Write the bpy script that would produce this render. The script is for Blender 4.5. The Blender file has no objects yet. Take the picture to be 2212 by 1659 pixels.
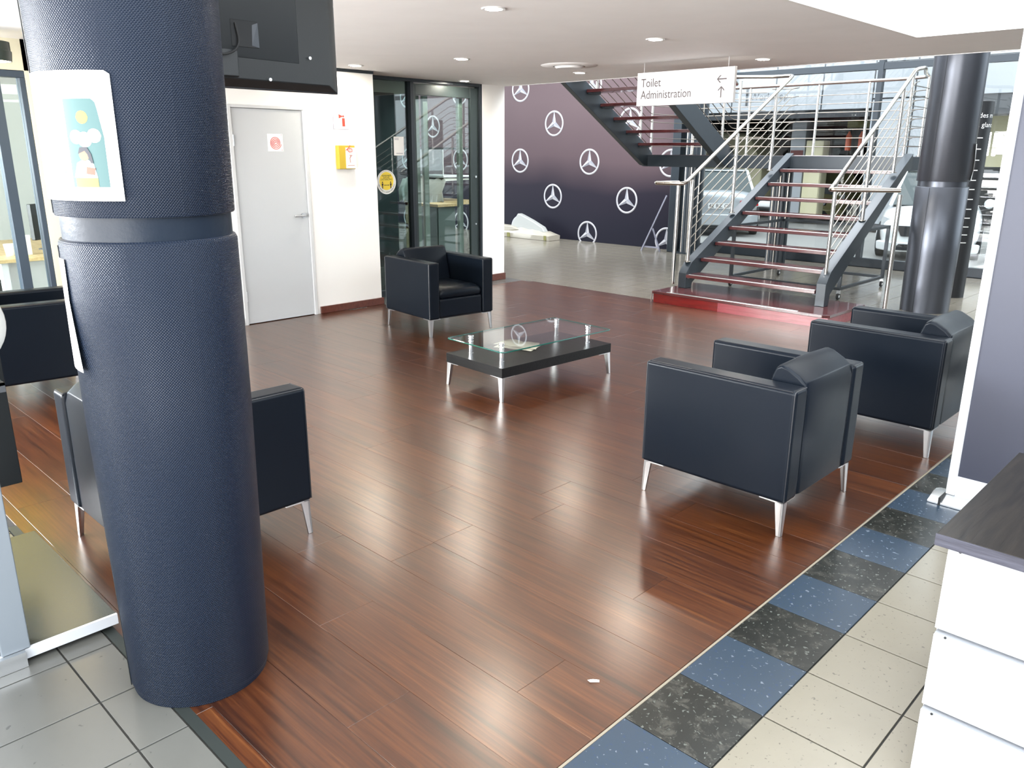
import bpy, math, random
from mathutils import Matrix, Vector
random.seed(7)
PI = math.pi
SC = bpy.context.scene
COL = SC.collection

# ------------------------------------------------------------------ camera, world, light, exposure
F_PX, PITCH, ROLL, YAW, EYE = 1727.2557, 0.28295271, 0.00491508, 0.77089322, 1.6345
cy, sy, cp, sp = math.cos(YAW), math.sin(YAW), math.cos(PITCH), math.sin(PITCH)
fw = Vector((-sy * cp, cy * cp, -sp)); rt = Vector((cy, sy, 0)); up = rt.cross(fw)
rt2 = rt * math.cos(ROLL) + up * math.sin(ROLL); up2 = -rt * math.sin(ROLL) + up * math.cos(ROLL)
cam = bpy.data.cameras.new('camera'); camo = bpy.data.objects.new('camera', cam); COL.objects.link(camo)
cam.sensor_width = 36; cam.lens = F_PX / 2212 * 36; cam.clip_end = 300; cam.clip_start = .02
m = Matrix((rt2, up2, -fw)).transposed().to_4x4(); m.translation = (0, 0, EYE)
camo.matrix_world = m
SC.camera = camo
W = bpy.data.worlds.new('world'); SC.world = W; W.use_nodes = True
bg = W.node_tree.nodes['Background']; bg.inputs[0].default_value = (.86, .93, 1, 1); bg.inputs[1].default_value = 1.75
SC.view_settings.view_transform = 'Standard'; SC.view_settings.look = 'None'
SC.view_settings.gamma = 1; SC.view_settings.use_curve_mapping = False
SC.view_settings.exposure = 1.97
try:
    SC.cycles.use_denoising = True; SC.cycles.denoiser = 'OPENIMAGEDENOISE'
    SC.cycles.max_bounces = 10; SC.cycles.transparent_max_bounces = 16; SC.cycles.sample_clamp_indirect = 8
    SC.cycles.caustics_reflective = False; SC.cycles.caustics_refractive = False
except Exception:
    pass

def area(name, loc, rot, sx, sy_, power, col=(1, 1, 1)):
    l = bpy.data.lights.new(name, 'AREA'); l.shape = 'RECTANGLE'; l.size = sx; l.size_y = sy_; l.energy = power; l.color = col
    o = bpy.data.objects.new(name, l); COL.objects.link(o); o.location = loc; o.rotation_euler = rot
    return o
# daylight through the tall windows behind the camera, on the right and on the left; two added ceiling fills
area('window_daylight_south', (2.2, -4.8, 2.7), (PI / 2, 0, 0), 5.4, 4, 60, (.90, .95, 1))
area('ceiling_fill_forecourt', (-3, -10.5, -.1), (PI - math.radians(12), 0, 0), 20, 9, 5200, (1, .97, .92))  # added fill in place of ground bounce, lifts the ceiling
area('window_daylight_southwest', (-7.5, -3.0, 1.95), (PI / 2, 0, -PI / 4), 4.3, .9, 330, (.92, .96, 1))
area('ceiling_fill_floor', (-2.5, -3.3, .02), (PI, 0, 0), 12, 3.0, 600, (1, .97, .93))  # added upward lamp at floor level, brightens the ceiling
area('window_daylight_east', (4.8, 3, 3.9), (PI / 2, 0, PI / 2), 9, 2.6, 15, (1, .97, .92))
area('skylight_hall', (-5, 10, 5.3), (0, 0, 0), 8, 3.4, 170, (.95, .97, 1))

# ------------------------------------------------------------------ helpers
WM = {}
class B:
    def __init__(s): s.v = []; s.f = []
    def add(s, vs, fs):
        n = len(s.v); s.v += [tuple(v) for v in vs]; s.f += [tuple(i + n for i in f) for f in fs]; return s
    def box(s, x0, x1, y0, y1, z0, z1, M=None):
        vs = [(x, y, z) for z in (z0, z1) for y in (y0, y1) for x in (x0, x1)]
        if M is not None: vs = [M @ Vector(v) for v in vs]
        return s.add(vs, [(0, 2, 3, 1), (4, 5, 7, 6), (0, 1, 5, 4), (2, 6, 7, 3), (0, 4, 6, 2), (1, 3, 7, 5)])
    def hexa(s, low, high):
        return s.add(list(low) + list(high), [(3, 2, 1, 0), (4, 5, 6, 7)] + [(i, (i + 1) % 4, (i + 1) % 4 + 4, i + 4) for i in range(4)])
    def prism(s, pts, fn, d):
        # pts 2D polygon, fn(u,v,w)->xyz, extruded w 0..d
        n = len(pts)
        vs = [fn(a, b, 0) for a, b in pts] + [fn(a, b, d) for a, b in pts]
        return s.add(vs, [tuple(range(n))[::-1], tuple(range(n, 2 * n))] + [(i, (i + 1) % n, (i + 1) % n + n, i + n) for i in range(n)])
    def poly(s, pts, fn):
        return s.add([fn(a, b, 0) for a, b in pts], [tuple(range(len(pts)))])
    def tube(s, pts, r, n=10, closed=False, cap=True):
        P = [Vector(p) for p in pts]; k = len(P); R = r if isinstance(r, (list, tuple)) else [r] * k
        tan = []
        for i in range(k):
            a = P[(i - 1) % k] if (i or closed) else P[i]; b = P[(i + 1) % k] if (i < k - 1 or closed) else P[i]
            tan.append((b - a).normalized())
        ref = Vector((0, 0, 1)) if abs(tan[0].z) < .9 else Vector((1, 0, 0))
        u = tan[0].cross(ref).normalized(); base = len(s.v)
        for i in range(k):
            t = tan[i]; u = (u - t * u.dot(t)).normalized(); w = t.cross(u)
            for j in range(n):
                a = 2 * PI * j / n; s.v.append(tuple(P[i] + (u * math.cos(a) + w * math.sin(a)) * R[i]))
        m_ = k if closed else k - 1
        for i in range(m_):
            for j in range(n):
                a = base + i * n + j; b_ = base + i * n + (j + 1) % n; c = base + ((i + 1) % k) * n + (j + 1) % n; d = base + ((i + 1) % k) * n + j
                s.f.append((a, b_, c, d))
        if cap and not closed:
            s.f.append(tuple(base + j for j in range(n))[::-1]); s.f.append(tuple(base + (k - 1) * n + j for j in range(n)))
        return s
    def cyl(s, p0, p1, r0, r1=None, n=16): return s.tube([p0, p1], [r0, r0 if r1 is None else r1], n)
    def lathe(s, prof, c=(0, 0, 0), n=32, axis='z', caps=False):
        base = len(s.v); k = len(prof)
        for r, h in prof:
            for j in range(n):
                a = 2 * PI * j / n; x, y = r * math.cos(a), r * math.sin(a)
                p = {'z': (x, y, h), 'y': (x, h, y), 'x': (h, x, y)}[axis]
                s.v.append((c[0] + p[0], c[1] + p[1], c[2] + p[2]))
        for i in range(k - 1):
            for j in range(n):
                q = (base + i * n + j, base + i * n + (j + 1) % n, base + (i + 1) * n + (j + 1) % n, base + (i + 1) * n + j)
                s.f.append(q)
        if caps:
            s.f.append(tuple(base + j for j in range(n))[::-1]); s.f.append(tuple(base + (k - 1) * n + j for j in range(n)))
        return s

def wm(o): return WM.get(o.name, Matrix.Identity(4)) if o is not None else Matrix.Identity(4)
def mk(name, b, mat, parent=None, smooth=False, bevel=0, seg=2, world=True, label=None, sub=0, angle=.7, kind=None):
    me = bpy.data.meshes.new(name)
    vs = b.v
    P = wm(parent)
    if parent is not None and world:
        inv = P.inverted(); vs = [inv @ Vector(v) for v in vs]
    me.from_pydata([tuple(v) for v in vs], [], b.f)
    me.validate(); me.update()
    if mat is not None: me.materials.append(mat)
    o = bpy.data.objects.new(name, me); COL.objects.link(o)
    if parent is not None: o.parent = parent
    WM[o.name] = P.copy()
    if smooth or bevel or sub:
        me.polygons.foreach_set('use_smooth', [True] * len(me.polygons))
        if not sub: me.set_sharp_from_angle(angle=angle)
    if bevel:
        md = o.modifiers.new('bevel', 'BEVEL'); md.width = bevel; md.segments = seg; md.limit_method = 'ANGLE'; md.angle_limit = .6; md.harden_normals = True
    if sub:
        md = o.modifiers.new('sub', 'SUBSURF'); md.levels = sub; md.render_levels = sub
    if label: o['label'] = label
    if kind: o['kind'] = kind
    return o
def thing(name, loc, label, cat, rz=0, group=None):
    o = bpy.data.objects.new(name, None); COL.objects.link(o); o.location = loc; o.rotation_euler = (0, 0, rz); o.empty_display_size = .1
    WM[o.name] = Matrix.Translation(loc) @ Matrix.Rotation(rz, 4, 'Z')
    o['label'] = label; o['category'] = cat
    if group: o['group'] = group
    return o
def tag(o, label, cat, group=None):
    o['label'] = label; o['category'] = cat
    if group: o['group'] = group
    return o
def dup(root, loc, rz, label):
    r = root.copy(); COL.objects.link(r); r.location = loc; r.rotation_euler = (0, 0, rz); r['label'] = label
    for ch in root.children:
        c = ch.copy(); COL.objects.link(c); c.parent = r
        for g in ch.children:
            d = g.copy(); COL.objects.link(d); d.parent = c
    return r
def struct(o): o['kind'] = 'structure'; return o
def text(name, s, size, fn, mat, parent, align='LEFT', d=.0012, sx=1, label=None):
    c = bpy.data.curves.new(name, 'FONT'); c.body = s; c.size = size; c.align_x = align; c.resolution_u = 3; c.extrude = 0
    t = bpy.data.objects.new(name, c); COL.objects.link(t)
    bpy.context.view_layer.update()
    dg = bpy.context.evaluated_depsgraph_get()
    me0 = bpy.data.meshes.new_from_object(t.evaluated_get(dg))
    b = B(); n = len(me0.vertices)
    vs = [(v.co.x * sx, v.co.y) for v in me0.vertices]
    b.add([fn(x, y, d) for x, y in vs], [tuple(p.vertices) for p in me0.polygons])
    bpy.data.objects.remove(t); bpy.data.curves.remove(c); bpy.data.meshes.remove(me0)
    return mk(name, b, mat, parent, label=label)
def rrect(x0, x1, y0, y1, r, n=4):
    out = []
    for cx, cy_, a0 in ((x1 - r, y1 - r, 0), (x0 + r, y1 - r, PI / 2), (x0 + r, y0 + r, PI), (x1 - r, y0 + r, 1.5 * PI)):
        for i in range(n + 1):
            a = a0 + PI / 2 * i / n; out.append((cx + r * math.cos(a), cy_ + r * math.sin(a)))
    return out
def circ(cx, cy_, r, n=32, ry=None): return [(cx + r * math.cos(2 * PI * i / n), cy_ + (ry or r) * math.sin(2 * PI * i / n)) for i in range(n)]
def arc3(c, r, a0, a1, u, v, n=6):
    c = Vector(c); u = Vector(u); v = Vector(v)
    return [c + u * r * math.cos(a0 + (a1 - a0) * i / n) + v * r * math.sin(a0 + (a1 - a0) * i / n) for i in range(n + 1)]
def fillet(pts, r, n=5):
    P = [Vector(p) for p in pts]; out = [P[0]]
    for i in range(1, len(P) - 1):
        a, b, c = P[i - 1], P[i], P[i + 1]
        d1 = min(r, (a - b).length * .45); d2 = min(r, (c - b).length * .45)
        p = b + (a - b).normalized() * d1; q = b + (c - b).normalized() * d2
        for k in range(n + 1):
            t = k / n; out.append(p * (1 - t) ** 2 + b * 2 * t * (1 - t) + q * t * t)
    out.append(P[-1]); return out

# ------------------------------------------------------------------ materials
class NT:
    def __init__(s, name):
        s.m = bpy.data.materials.new(name); s.m.use_nodes = True; s.t = s.m.node_tree; s.p = s.t.nodes['Principled BSDF']
    def n(s, ty, **kw):
        x = s.t.nodes.new(ty)
        for k, v in kw.items(): setattr(x, k, v)
        return x
    def l(s, a, b): s.t.links.new(a, b)
    def coords(s, scale=(1, 1, 1), rnd=False, kind='Object'):
        tc = s.n('ShaderNodeTexCoord'); mp = s.n('ShaderNodeMapping'); mp.inputs['Scale'].default_value = scale; s.l(tc.outputs[kind], mp.inputs[0])
        if rnd:
            oi = s.n('ShaderNodeObjectInfo'); mu = s.n('ShaderNodeMath', operation='MULTIPLY'); mu.inputs[1].default_value = 57.3; s.l(oi.outputs['Random'], mu.inputs[0])
            cb = s.n('ShaderNodeCombineXYZ'); s.l(mu.outputs[0], cb.inputs[0]); s.l(mu.outputs[0], cb.inputs[1]); s.l(cb.outputs[0], mp.inputs['Location'])
            s.rand = oi.outputs['Random']
        return mp.outputs[0]
    def noise(s, vec, scale, detail=4, rough=.6, dist=0):
        x = s.n('ShaderNodeTexNoise'); x.inputs['Scale'].default_value = scale; x.inputs['Detail'].default_value = detail; x.inputs['Roughness'].default_value = rough; x.inputs['Distortion'].default_value = dist
        s.l(vec, x.inputs['Vector']); return x.outputs['Fac']
    def ramp(s, fac, stops):
        r = s.n('ShaderNodeValToRGB'); e = r.color_ramp.elements
        e[0].position = stops[0][0]; e[0].color = (*stops[0][1], 1); e[1].position = stops[-1][0]; e[1].color = (*stops[-1][1], 1)
        for pos, c in stops[1:-1]:
            k = e.new(pos); k.color = (*c, 1)
        s.l(fac, r.inputs[0]); return r.outputs[0]
    def mix(s, fac, a, b, mode='MIX'):
        x = s.n('ShaderNodeMix', data_type='RGBA', blend_type=mode)
        for sock, val in ((x.inputs[0], fac), (x.inputs[6], a), (x.inputs[7], b)):
            if hasattr(val, 'is_linked'): s.l(val, sock)
            elif isinstance(val, (int, float)): sock.default_value = val
            else: sock.default_value = (*val, 1)
        return x.outputs[2]
    def bump(s, h, strength=.2, dist=.01):
        x = s.n('ShaderNodeBump'); x.inputs['Strength'].default_value = strength; x.inputs['Distance'].default_value = dist; s.l(h, x.inputs['Height']); s.l(x.outputs[0], s.p.inputs['Normal'])
    def set(s, **kw):
        for k, v in kw.items():
            sock = s.p.inputs[k.replace('_', ' ')]
            if hasattr(v, 'is_linked'): s.l(v, sock)
            elif isinstance(v, tuple): sock.default_value = (*v, 1)
            else: sock.default_value = v
        return s
def mat(name, col, rough=.5, metal=0, bump=0, bscale=60, emit=0, coat=0, var=0):
    n = NT(name); n.set(Base_Color=col, Roughness=rough, Metallic=metal)
    if coat: n.set(Coat_Weight=coat, Coat_Roughness=.08)
    if var:
        f = n.noise(n.coords(), 3, 5); n.set(Base_Color=n.mix(f, tuple(c * (1 - var) for c in col), tuple(min(1, c * (1 + var)) for c in col)))
    if bump: n.bump(n.noise(n.coords(), bscale, 6), bump, .004)
    if emit: n.set(Emission_Color=col, Emission_Strength=emit)
    return n.m

def wood_planks():
    n = NT('mahogany_laminate'); v = n.coords((.9, 26, 26), rnd=True); v2 = n.coords((.55, 11, 11), rnd=True)
    g1 = n.noise(v, 3.0, 6, .6, .25); g2 = n.noise(v2, 1.9, 4, .55, .15)
    c = n.ramp(g1, [(.25, (.016, .0036, .0010)), (.43, (.044, .0112, .0026)), (.57, (.066, .0195, .0046)), (.75, (.10, .036, .0105))])
    d = n.ramp(g2, [(.30, (.42, .36, .34)), (.47, (.95, .93, .92)), (.70, (1.3, 1.38, 1.4))])
    c = n.mix(1.0, c, d, 'MULTIPLY')
    t = n.ramp(n.rand, [(0, (.82, .78, .78)), (.5, (.97, .95, .93)), (1, (1.14, 1.14, 1.1))])
    c = n.mix(1.0, c, t, 'MULTIPLY'); n.set(Base_Color=c)
    n.set(Roughness=.28)
    n.set(Specular_IOR_Level=.75, Coat_Weight=.6, Coat_Tint=(1.0, .93, .84), Coat_Roughness=.26, Coat_IOR=1.5)
    return n.m
def wood(name, a, b, rough=.3, scale=(1, 12, 12), coat=0, bump=.1):
    n = NT(name); g = n.noise(n.coords(scale, rnd=True), 4, 7, .6, .3); n.set(Base_Color=n.ramp(g, [(.35, a), (.7, b)]), Roughness=rough)
    if coat: n.set(Coat_Weight=coat, Coat_Roughness=.05)
    if name.startswith('black'): n.set(Specular_IOR_Level=.22)
    n.bump(g, bump, .002); return n.m
def tile(name, base, spots, rough, sc=1, density=.62, fleck=None, veins=None):
    n = NT(name); v = n.coords(rnd=True)
    f = n.noise(v, 7, 5); c = n.mix(f, tuple(x * .93 for x in base), tuple(min(1, x * 1.07) for x in base))
    if veins:
        w = n.noise(v, 16, 8, .75, .5); c = n.mix(n.ramp(w, [(.50, (0, 0, 0)), (.63, (1, 1, 1))]), c, veins)
    s1 = n.noise(v, 55 * sc, 2, .5, .5); c = n.mix(n.ramp(s1, [(density, (0, 0, 0)), (density + .04, (1, 1, 1))]), c, spots)
    if fleck:
        s2 = n.noise(n.coords((1, 1.7, 1), rnd=True), 75, 1, .4, .8); c = n.mix(n.ramp(s2, [(.66, (0, 0, 0)), (.69, (1, 1, 1))]), c, fleck)
    n.set(Base_Color=c, Roughness=rough); n.bump(n.noise(v, 30, 4), .04, .002); return n.m
def leather():
    n = NT('black_leather'); v = n.coords(rnd=True)
    n.set(Base_Color=n.mix(n.noise(v, 4, 4), (.0036, .0058, .0095), (.0042, .0066, .0108)), Roughness=n.ramp(n.noise(v, 9, 5), [(.3, (.28, .28, .28)), (.7, (.31, .31, .31))]))
    h = n.mix(.5, n.noise(v, 260, 2), n.noise(v, 5, 1, .4, 0)); n.bump(h, .07, .003); n.set(IOR=1.25, Specular_IOR_Level=.5); return n.m
def dimpled(name, col, rough):
    n = NT(name); tc = n.n('ShaderNodeUVMap'); mp = n.n('ShaderNodeMapping'); mp.inputs['Scale'].default_value = (1, 1.35, 1); n.l(tc.outputs[0], mp.inputs[0])
    vo = n.n('ShaderNodeTexVoronoi'); vo.inputs['Scale'].default_value = 115; vo.inputs['Randomness'].default_value = .22; n.l(mp.outputs[0], vo.inputs['Vector'])
    w = n.n('ShaderNodeTexBrick'); w.inputs['Scale'].default_value = 92; w.inputs['Mortar Size'].default_value = .22; w.inputs['Mortar Smooth'].default_value = 1; w.inputs['Color1'].default_value = (1, 1, 1, 1); w.inputs['Color2'].default_value = (1, 1, 1, 1); w.inputs['Mortar'].default_value = (0, 0, 0, 1); w.inputs['Brick Width'].default_value = .62; w.inputs['Row Height'].default_value = .5
    n.l(mp.outputs[0], w.inputs['Vector'])
    f = n.noise(n.coords(), 3, 4); n.set(Base_Color=n.mix(f, tuple(c * .9 for c in col), tuple(c * 1.12 for c in col)), Roughness=rough)
    n.bump(w.outputs['Color'], .7, .0022); n.set(Specular_IOR_Level=.22); return n.m
def thin_glass(name, tint=(.9, .96, .95), refl=1.0, ior=1.5):
    m_ = bpy.data.materials.new(name); m_.use_nodes = True; t = m_.node_tree; t.nodes.clear()
    o = t.nodes.new('ShaderNodeOutputMaterial'); tr = t.nodes.new('ShaderNodeBsdfTransparent'); gl = t.nodes.new('ShaderNodeBsdfGlossy'); mx = t.nodes.new('ShaderNodeMixShader'); fr = t.nodes.new('ShaderNodeFresnel')
    gl.inputs['Roughness'].default_value = .0; tr.inputs[0].default_value = (*tint, 1)
    mu = t.nodes.new('ShaderNodeMath'); mu.operation = 'MULTIPLY'; mu.inputs[1].default_value = refl; mu.use_clamp = True
    geo = t.nodes.new('ShaderNodeNewGeometry')
    sw = t.nodes.new('ShaderNodeMapRange'); sw.inputs['To Min'].default_value = ior; sw.inputs['To Max'].default_value = 1 / ior
    t.links.new(geo.outputs['Backfacing'], sw.inputs['Value']); t.links.new(sw.outputs[0], fr.inputs[0])
    t.links.new(fr.outputs[0], mu.inputs[0]); t.links.new(mu.outputs[0], mx.inputs[0]); t.links.new(tr.outputs[0], mx.inputs[1]); t.links.new(gl.outputs[0], mx.inputs[2]); t.links.new(mx.outputs[0], o.inputs[0])
    return m_
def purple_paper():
    n = NT('purple_wallpaper'); v = n.coords(kind='Object')
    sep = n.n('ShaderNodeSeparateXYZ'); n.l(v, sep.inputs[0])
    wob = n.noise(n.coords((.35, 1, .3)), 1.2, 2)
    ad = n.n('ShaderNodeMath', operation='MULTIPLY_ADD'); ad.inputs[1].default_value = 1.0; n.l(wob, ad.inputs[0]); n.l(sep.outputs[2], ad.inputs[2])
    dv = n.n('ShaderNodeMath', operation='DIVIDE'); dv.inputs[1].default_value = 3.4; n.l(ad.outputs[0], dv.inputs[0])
    c = n.ramp(dv.outputs[0], [(.22, (.0085, .008, .0155)), (.40, (.013, .0100, .0180)), (.58, (.078, .052, .058)), (.90, (.105, .073, .078))])  # mauve above, dark navy towards the bottom
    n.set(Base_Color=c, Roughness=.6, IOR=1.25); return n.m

M_PLANK = wood_planks()
M_UNDER = mat('plank_gap_filler', (.16, .07, .035), .7)
M_GROUT = mat('dark_grout', (.018, .017, .014), .9, bump=.2)
M_BEIGE = tile('beige_speckled_tile', (.172, .152, .115), (.095, .085, .068), .22, 1.5, .67)
M_GREYT = tile('grey_floor_tile', (.098, .097, .088), (.06, .06, .055), .24, .5, .7)
M_HALLT = tile('warm_grey_hall_tile', (.165, .148, .118), (.11, .10, .08), .2, .5, .7)
M_BLUET = tile('blue_flecked_tile', (.023, .037, .055), (.12, .14, .165), .27, 1, .66, fleck=(.02, .035, .07))
M_BLACKT = tile('black_marbled_tile', (.010, .0105, .0085), (.085, .09, .078), .27, 1.3, .64, veins=(.042, .040, .033))
M_SEAL = mat('pale_edge_sealant', (.20, .17, .125), .6, bump=.2)
M_WHITE = mat('white_wall_paint', (.84, .83, .80), .6, bump=.06, bscale=90)
M_CEIL = mat('ceiling_paint', (.86, .85, .84), .65, bump=.1, bscale=1.6, var=.05)
M_DOOR = mat('pale_grey_door_paint', (.52, .54, .55), .4, var=.02)
M_FRAME = mat('door_frame_grey', (.60, .61, .61), .4)
M_BASEB = wood('red_brown_skirting', (.075, .018, .011), (.13, .036, .021), .35, (1, 8, 8))
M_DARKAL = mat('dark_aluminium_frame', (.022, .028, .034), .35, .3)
M_PILLAR = dimpled('dimpled_blue_black_vinyl', (.0040, .0088, .0205), .34)
M_PILLAR_G = mat('pillar_groove_vinyl', (.008, .013, .022), .36, bump=.3, bscale=35); M_PILLAR_G.node_tree.nodes['Principled BSDF'].inputs['Specular IOR Level'].default_value = .2
M_PAINTM = mat('graphite_metallic_paint', (.085, .090, .105), .34, .8, var=.1)
M_LEATHER = leather()
M_PIPE = mat('leather_piping', (.012, .013, .016), .3)
M_ALU = mat('brushed_aluminium', (.72, .73, .74), .28, 1, bump=.05, bscale=200)
M_CHROME = mat('polished_chrome', (.85, .85, .86), .08, 1)
M_STEEL = mat('satin_stainless_steel', (.34, .31, .27), .2, 1)
M_POSTS = mat('bright_stainless_post', (.50, .48, .45), .2, 1)
M_ROD = mat('dull_stainless_rod', (.17, .15, .125), .3, 1)
M_STRING = mat('blue_grey_steel_paint', (.016, .023, .030), .35, .1, var=.08)
M_TREAD = wood('varnished_red_wood', (.045, .008, .009), (.10, .020, .020), .22, (1.5, 10, 10), .5)
M_RED = wood('bright_red_lacquered_wood', (.10, .0025, .002), (.165, .005, .0035), .25, (1, 6, 10), .3)
M_ROSE = wood('rose_sheen_wood', (.20, .028, .036), (.29, .055, .065), .3, (1, 6, 10), .3)  # washed board; the pink also paints in light reflecting off it
M_BLACKW = wood('black_stained_oak', (.004, .004, .0045), (.010, .010, .010), .33, (1, 20, 20), bump=.3)
M_DESKW = wood('black_brown_worktop', (.006, .005, .004), (.018, .014, .010), .30, (14, 1, 10), bump=.3)
M_DESKE = wood('blue_black_worktop_edge', (.018, .018, .030), (.045, .046, .066), .38, (2, 20, 30), bump=.2)
M_LACQ = mat('white_lacquer', (.62, .635, .66), .25)
M_PLASTW = mat('white_plastic', (.80, .80, .79), .4)
M_BLACKP = mat('black_plastic', (.0075, .0095, .0105), .45, bump=.08, bscale=300)
M_BLACKG = mat('glossy_black_plastic', (.01, .01, .012), .15)
M_RUBBER = mat('black_rubber', (.012, .012, .012), .7)
M_PAPER = mat('white_paper', (.86, .86, .84), .6)
M_PAPERC = mat('cream_newsprint', (.42, .38, .30), .7, bump=.3, bscale=40)
M_LAMP = mat('downlight_diffuser', (1, .93, .80), .5, emit=160)
M_WARM = mat('pendant_lamp_glow', (1, .78, .42), .5, emit=6)
M_GLASST = None
M_CLEAR = thin_glass('clear_glazing', (.93, .97, .96))
M_TINT = thin_glass('tinted_street_glazing', (.80, .82, .82))
M_DARKGL = thin_glass('tinted_office_glass', (.52, .62, .60), 1.5)
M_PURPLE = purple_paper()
M_SILVERP = mat('silver_print', (.38, .37, .385), .4)
M_SHADEP = mat('grey_blue_print', (.22, .22, .27), .4)
M_SIGNW = mat('white_sign_board', (.50, .485, .485), .45)
M_INK = mat('dark_brown_ink', (.04, .022, .022), .5)
M_REDP = mat('red_print', (.62, .05, .03), .5)
M_REDPALE = mat('faded_red_print', (.13, .035, .03), .5)
M_YELP = mat('yellow_print', (.50, .36, .03), .5)
M_YELPALE = mat('pale_yellow_print', (.16, .15, .03), .5)
M_TEALP = mat('teal_print', (.022, .075, .078), .5)
M_TEAL2 = mat('pale_teal_print', (.05, .11, .11), .5)
M_SKIN = mat('peach_print', (.15, .085, .055), .5)
M_PURP2 = mat('purple_grey_board', (.085, .085, .125), .4, var=.05)
M_BANNER = mat('slate_blue_board', (.024, .027, .046), .42, var=.06)
M_CONC = mat('outdoor_paving', (.26, .255, .24), .8, var=.1)
M_FACW = mat('white_facade_panel', (.40, .415, .435), .35)
M_JOINT = mat('dark_panel_joint', (.05, .055, .06), .6)
M_DARK = mat('dark_workshop_interior', (.035, .035, .033), .8)
M_CREAM = mat('cream_paint', (.70, .64, .42), .45)
M_CREAMY = mat('cream_wall_paint', (.70, .66, .50), .6)
M_PLASTIC = thin_glass('cloudy_plastic_film', (.80, .80, .76), 2.0)
M_WRAP = mat('cream_plastic_wrap', (.36, .33, .27), .3, bump=.5, bscale=14)
M_LWOOD = wood('light_pine', (.42, .30, .14), (.58, .44, .24), .5, (1, 8, 8))
M_GREYC = mat('grey_green_cabinet', (.09, .12, .11), .4)
M_WINT = mat('car_window_glass', (.03, .045, .045), .08)
M_CARS = mat('silver_car_paint', (.50, .53, .55), .3, .4, coat=.6)
M_CARW = mat('white_car_paint', (.82, .83, .83), .25, coat=.6)
M_CARO = mat('olive_gold_car_paint', (.30, .27, .12), .35, .4, coat=.5)
M_TAIL = mat('red_lamp_lens', (.50, .02, .02), .15)
M_HEAD = mat('headlamp_lens', (.55, .57, .58), .1, .3)
M_ORANGE = mat('orange_red_enamel', (.6, .1, .03), .35)
M_OFFW = mat('office_wall_paint', (.62, .64, .60), .6)
M_OFFD = mat('dark_office_wall', (.035, .048, .048), .5)
def table_glass():
    n = NT('green_edged_glass'); n.set(Base_Color=(1., 1., 1.), Roughness=0.0, IOR=1.5); n.set(Transmission_Weight=1.0)
    out = n.t.nodes['Material Output']; va = n.n('ShaderNodeVolumeAbsorption'); va.inputs['Color'].default_value = (.10, .80, .62, 1); va.inputs['Density'].default_value = 9; n.l(va.outputs[0], out.inputs['Volume'])
    # straight shadow rays so that the shelf below stays lit through the pane
    lp = n.n('ShaderNodeLightPath'); 
    n.t.nodes.remove(lp); return n.m
M_GLASST = thin_glass('table_glass', (.95, .985, .975))
M_GEDGE = mat('teal_glass_edge', (.005, .075, .058), .08)

# ------------------------------------------------------------------ floor
CEIL = 2.42; YW = 7.69; XT = -.8745; T = .30; X0 = -1.18
floor = struct(mk('floor', B().box(-18, 6, -6, 12.35, -.12, -.0042), M_GROUT))
mk('underlay', B().box(-7.4, X0, .80, YW, -.0041, -.0035), M_UNDER, floor)
def chamfer_slab(x0, x1, y0, y1, z0, z1, c=.0006):
    lo = [(x0, y0), (x1, y0), (x1, y1), (x0, y1)]; hi = [(x0 + c, y0 + c), (x1 - c, y0 + c), (x1 - c, y1 - c), (x0 + c, y1 - c)]
    b = B(); v = [(x, y, z0) for x, y in lo] + [(x, y, z1 - c) for x, y in lo] + [(x, y, z1) for x, y in hi]
    f = [(8, 9, 10, 11)] + [(i, (i + 1) % 4, (i + 1) % 4 + 4, i + 4) for i in range(4)] + [(i + 4, (i + 1) % 4 + 4, (i + 1) % 4 + 8, i + 8) for i in range(4)]
    return b.add(v, f)
def at_center(name, x0, x1, y0, y1, z0, z1, mt, par, c=.0006):
    cx, cy_ = (x0 + x1) / 2, (y0 + y1) / 2
    o = mk(name, chamfer_slab(x0 - cx, x1 - cx, y0 - cy_, y1 - cy_, z0, z1, c), mt, par, world=False); o.location = (cx, cy_, 0); return o
rng = random.Random(5)
y = .852 - .234; g = .0004
while y < YW:
    ya, yb = max(y, .80), min(y + .234, YW)
    if yb - ya > .02:
        x = X0; off = rng.uniform(.3, 1.29); first = True
        while x > -7.25:
            xa = max(x - (off if first else 1.29), -7.25); first = False
            at_center('plank', xa + g, x - g, ya + g, yb - g, -.0035, 0 + rng.uniform(-.0003, .0), M_PLANK, floor)
            x = xa
            if x <= -7.25: break
    y += .234
# checker border of blue and black tiles
mk('edge_sealant', B().box(X0 + .003, X0 + .011, .80, YW, -.0041, .0006), M_SEAL, floor)
k = 0; y1 = 3.1967 + 15 * T
for i in range(30):
    a = 3.1967 + (14 - i) * T
    bl = (14 - i) % 2 == 0
    o = at_center('border_tile', X0 + .012, XT - .0015, a + .0015, a + T - .0015, -.0041, 0, M_BLUET if bl else M_BLACKT, floor)
    o['label'] = 'blue flecked border tile' if bl else 'black marbled border tile'
for i in range(8):
    for j in range(22):
        if i > 5 and j > 14: continue
        xa = XT + i * T; ya = 3.1967 - 8 * T + (j - 3) * T
        at_center('beige_tile', xa + .003, xa + T - .003, ya + .003, ya + T - .003, -.0041, -.0002, M_BEIGE, floor)
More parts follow.
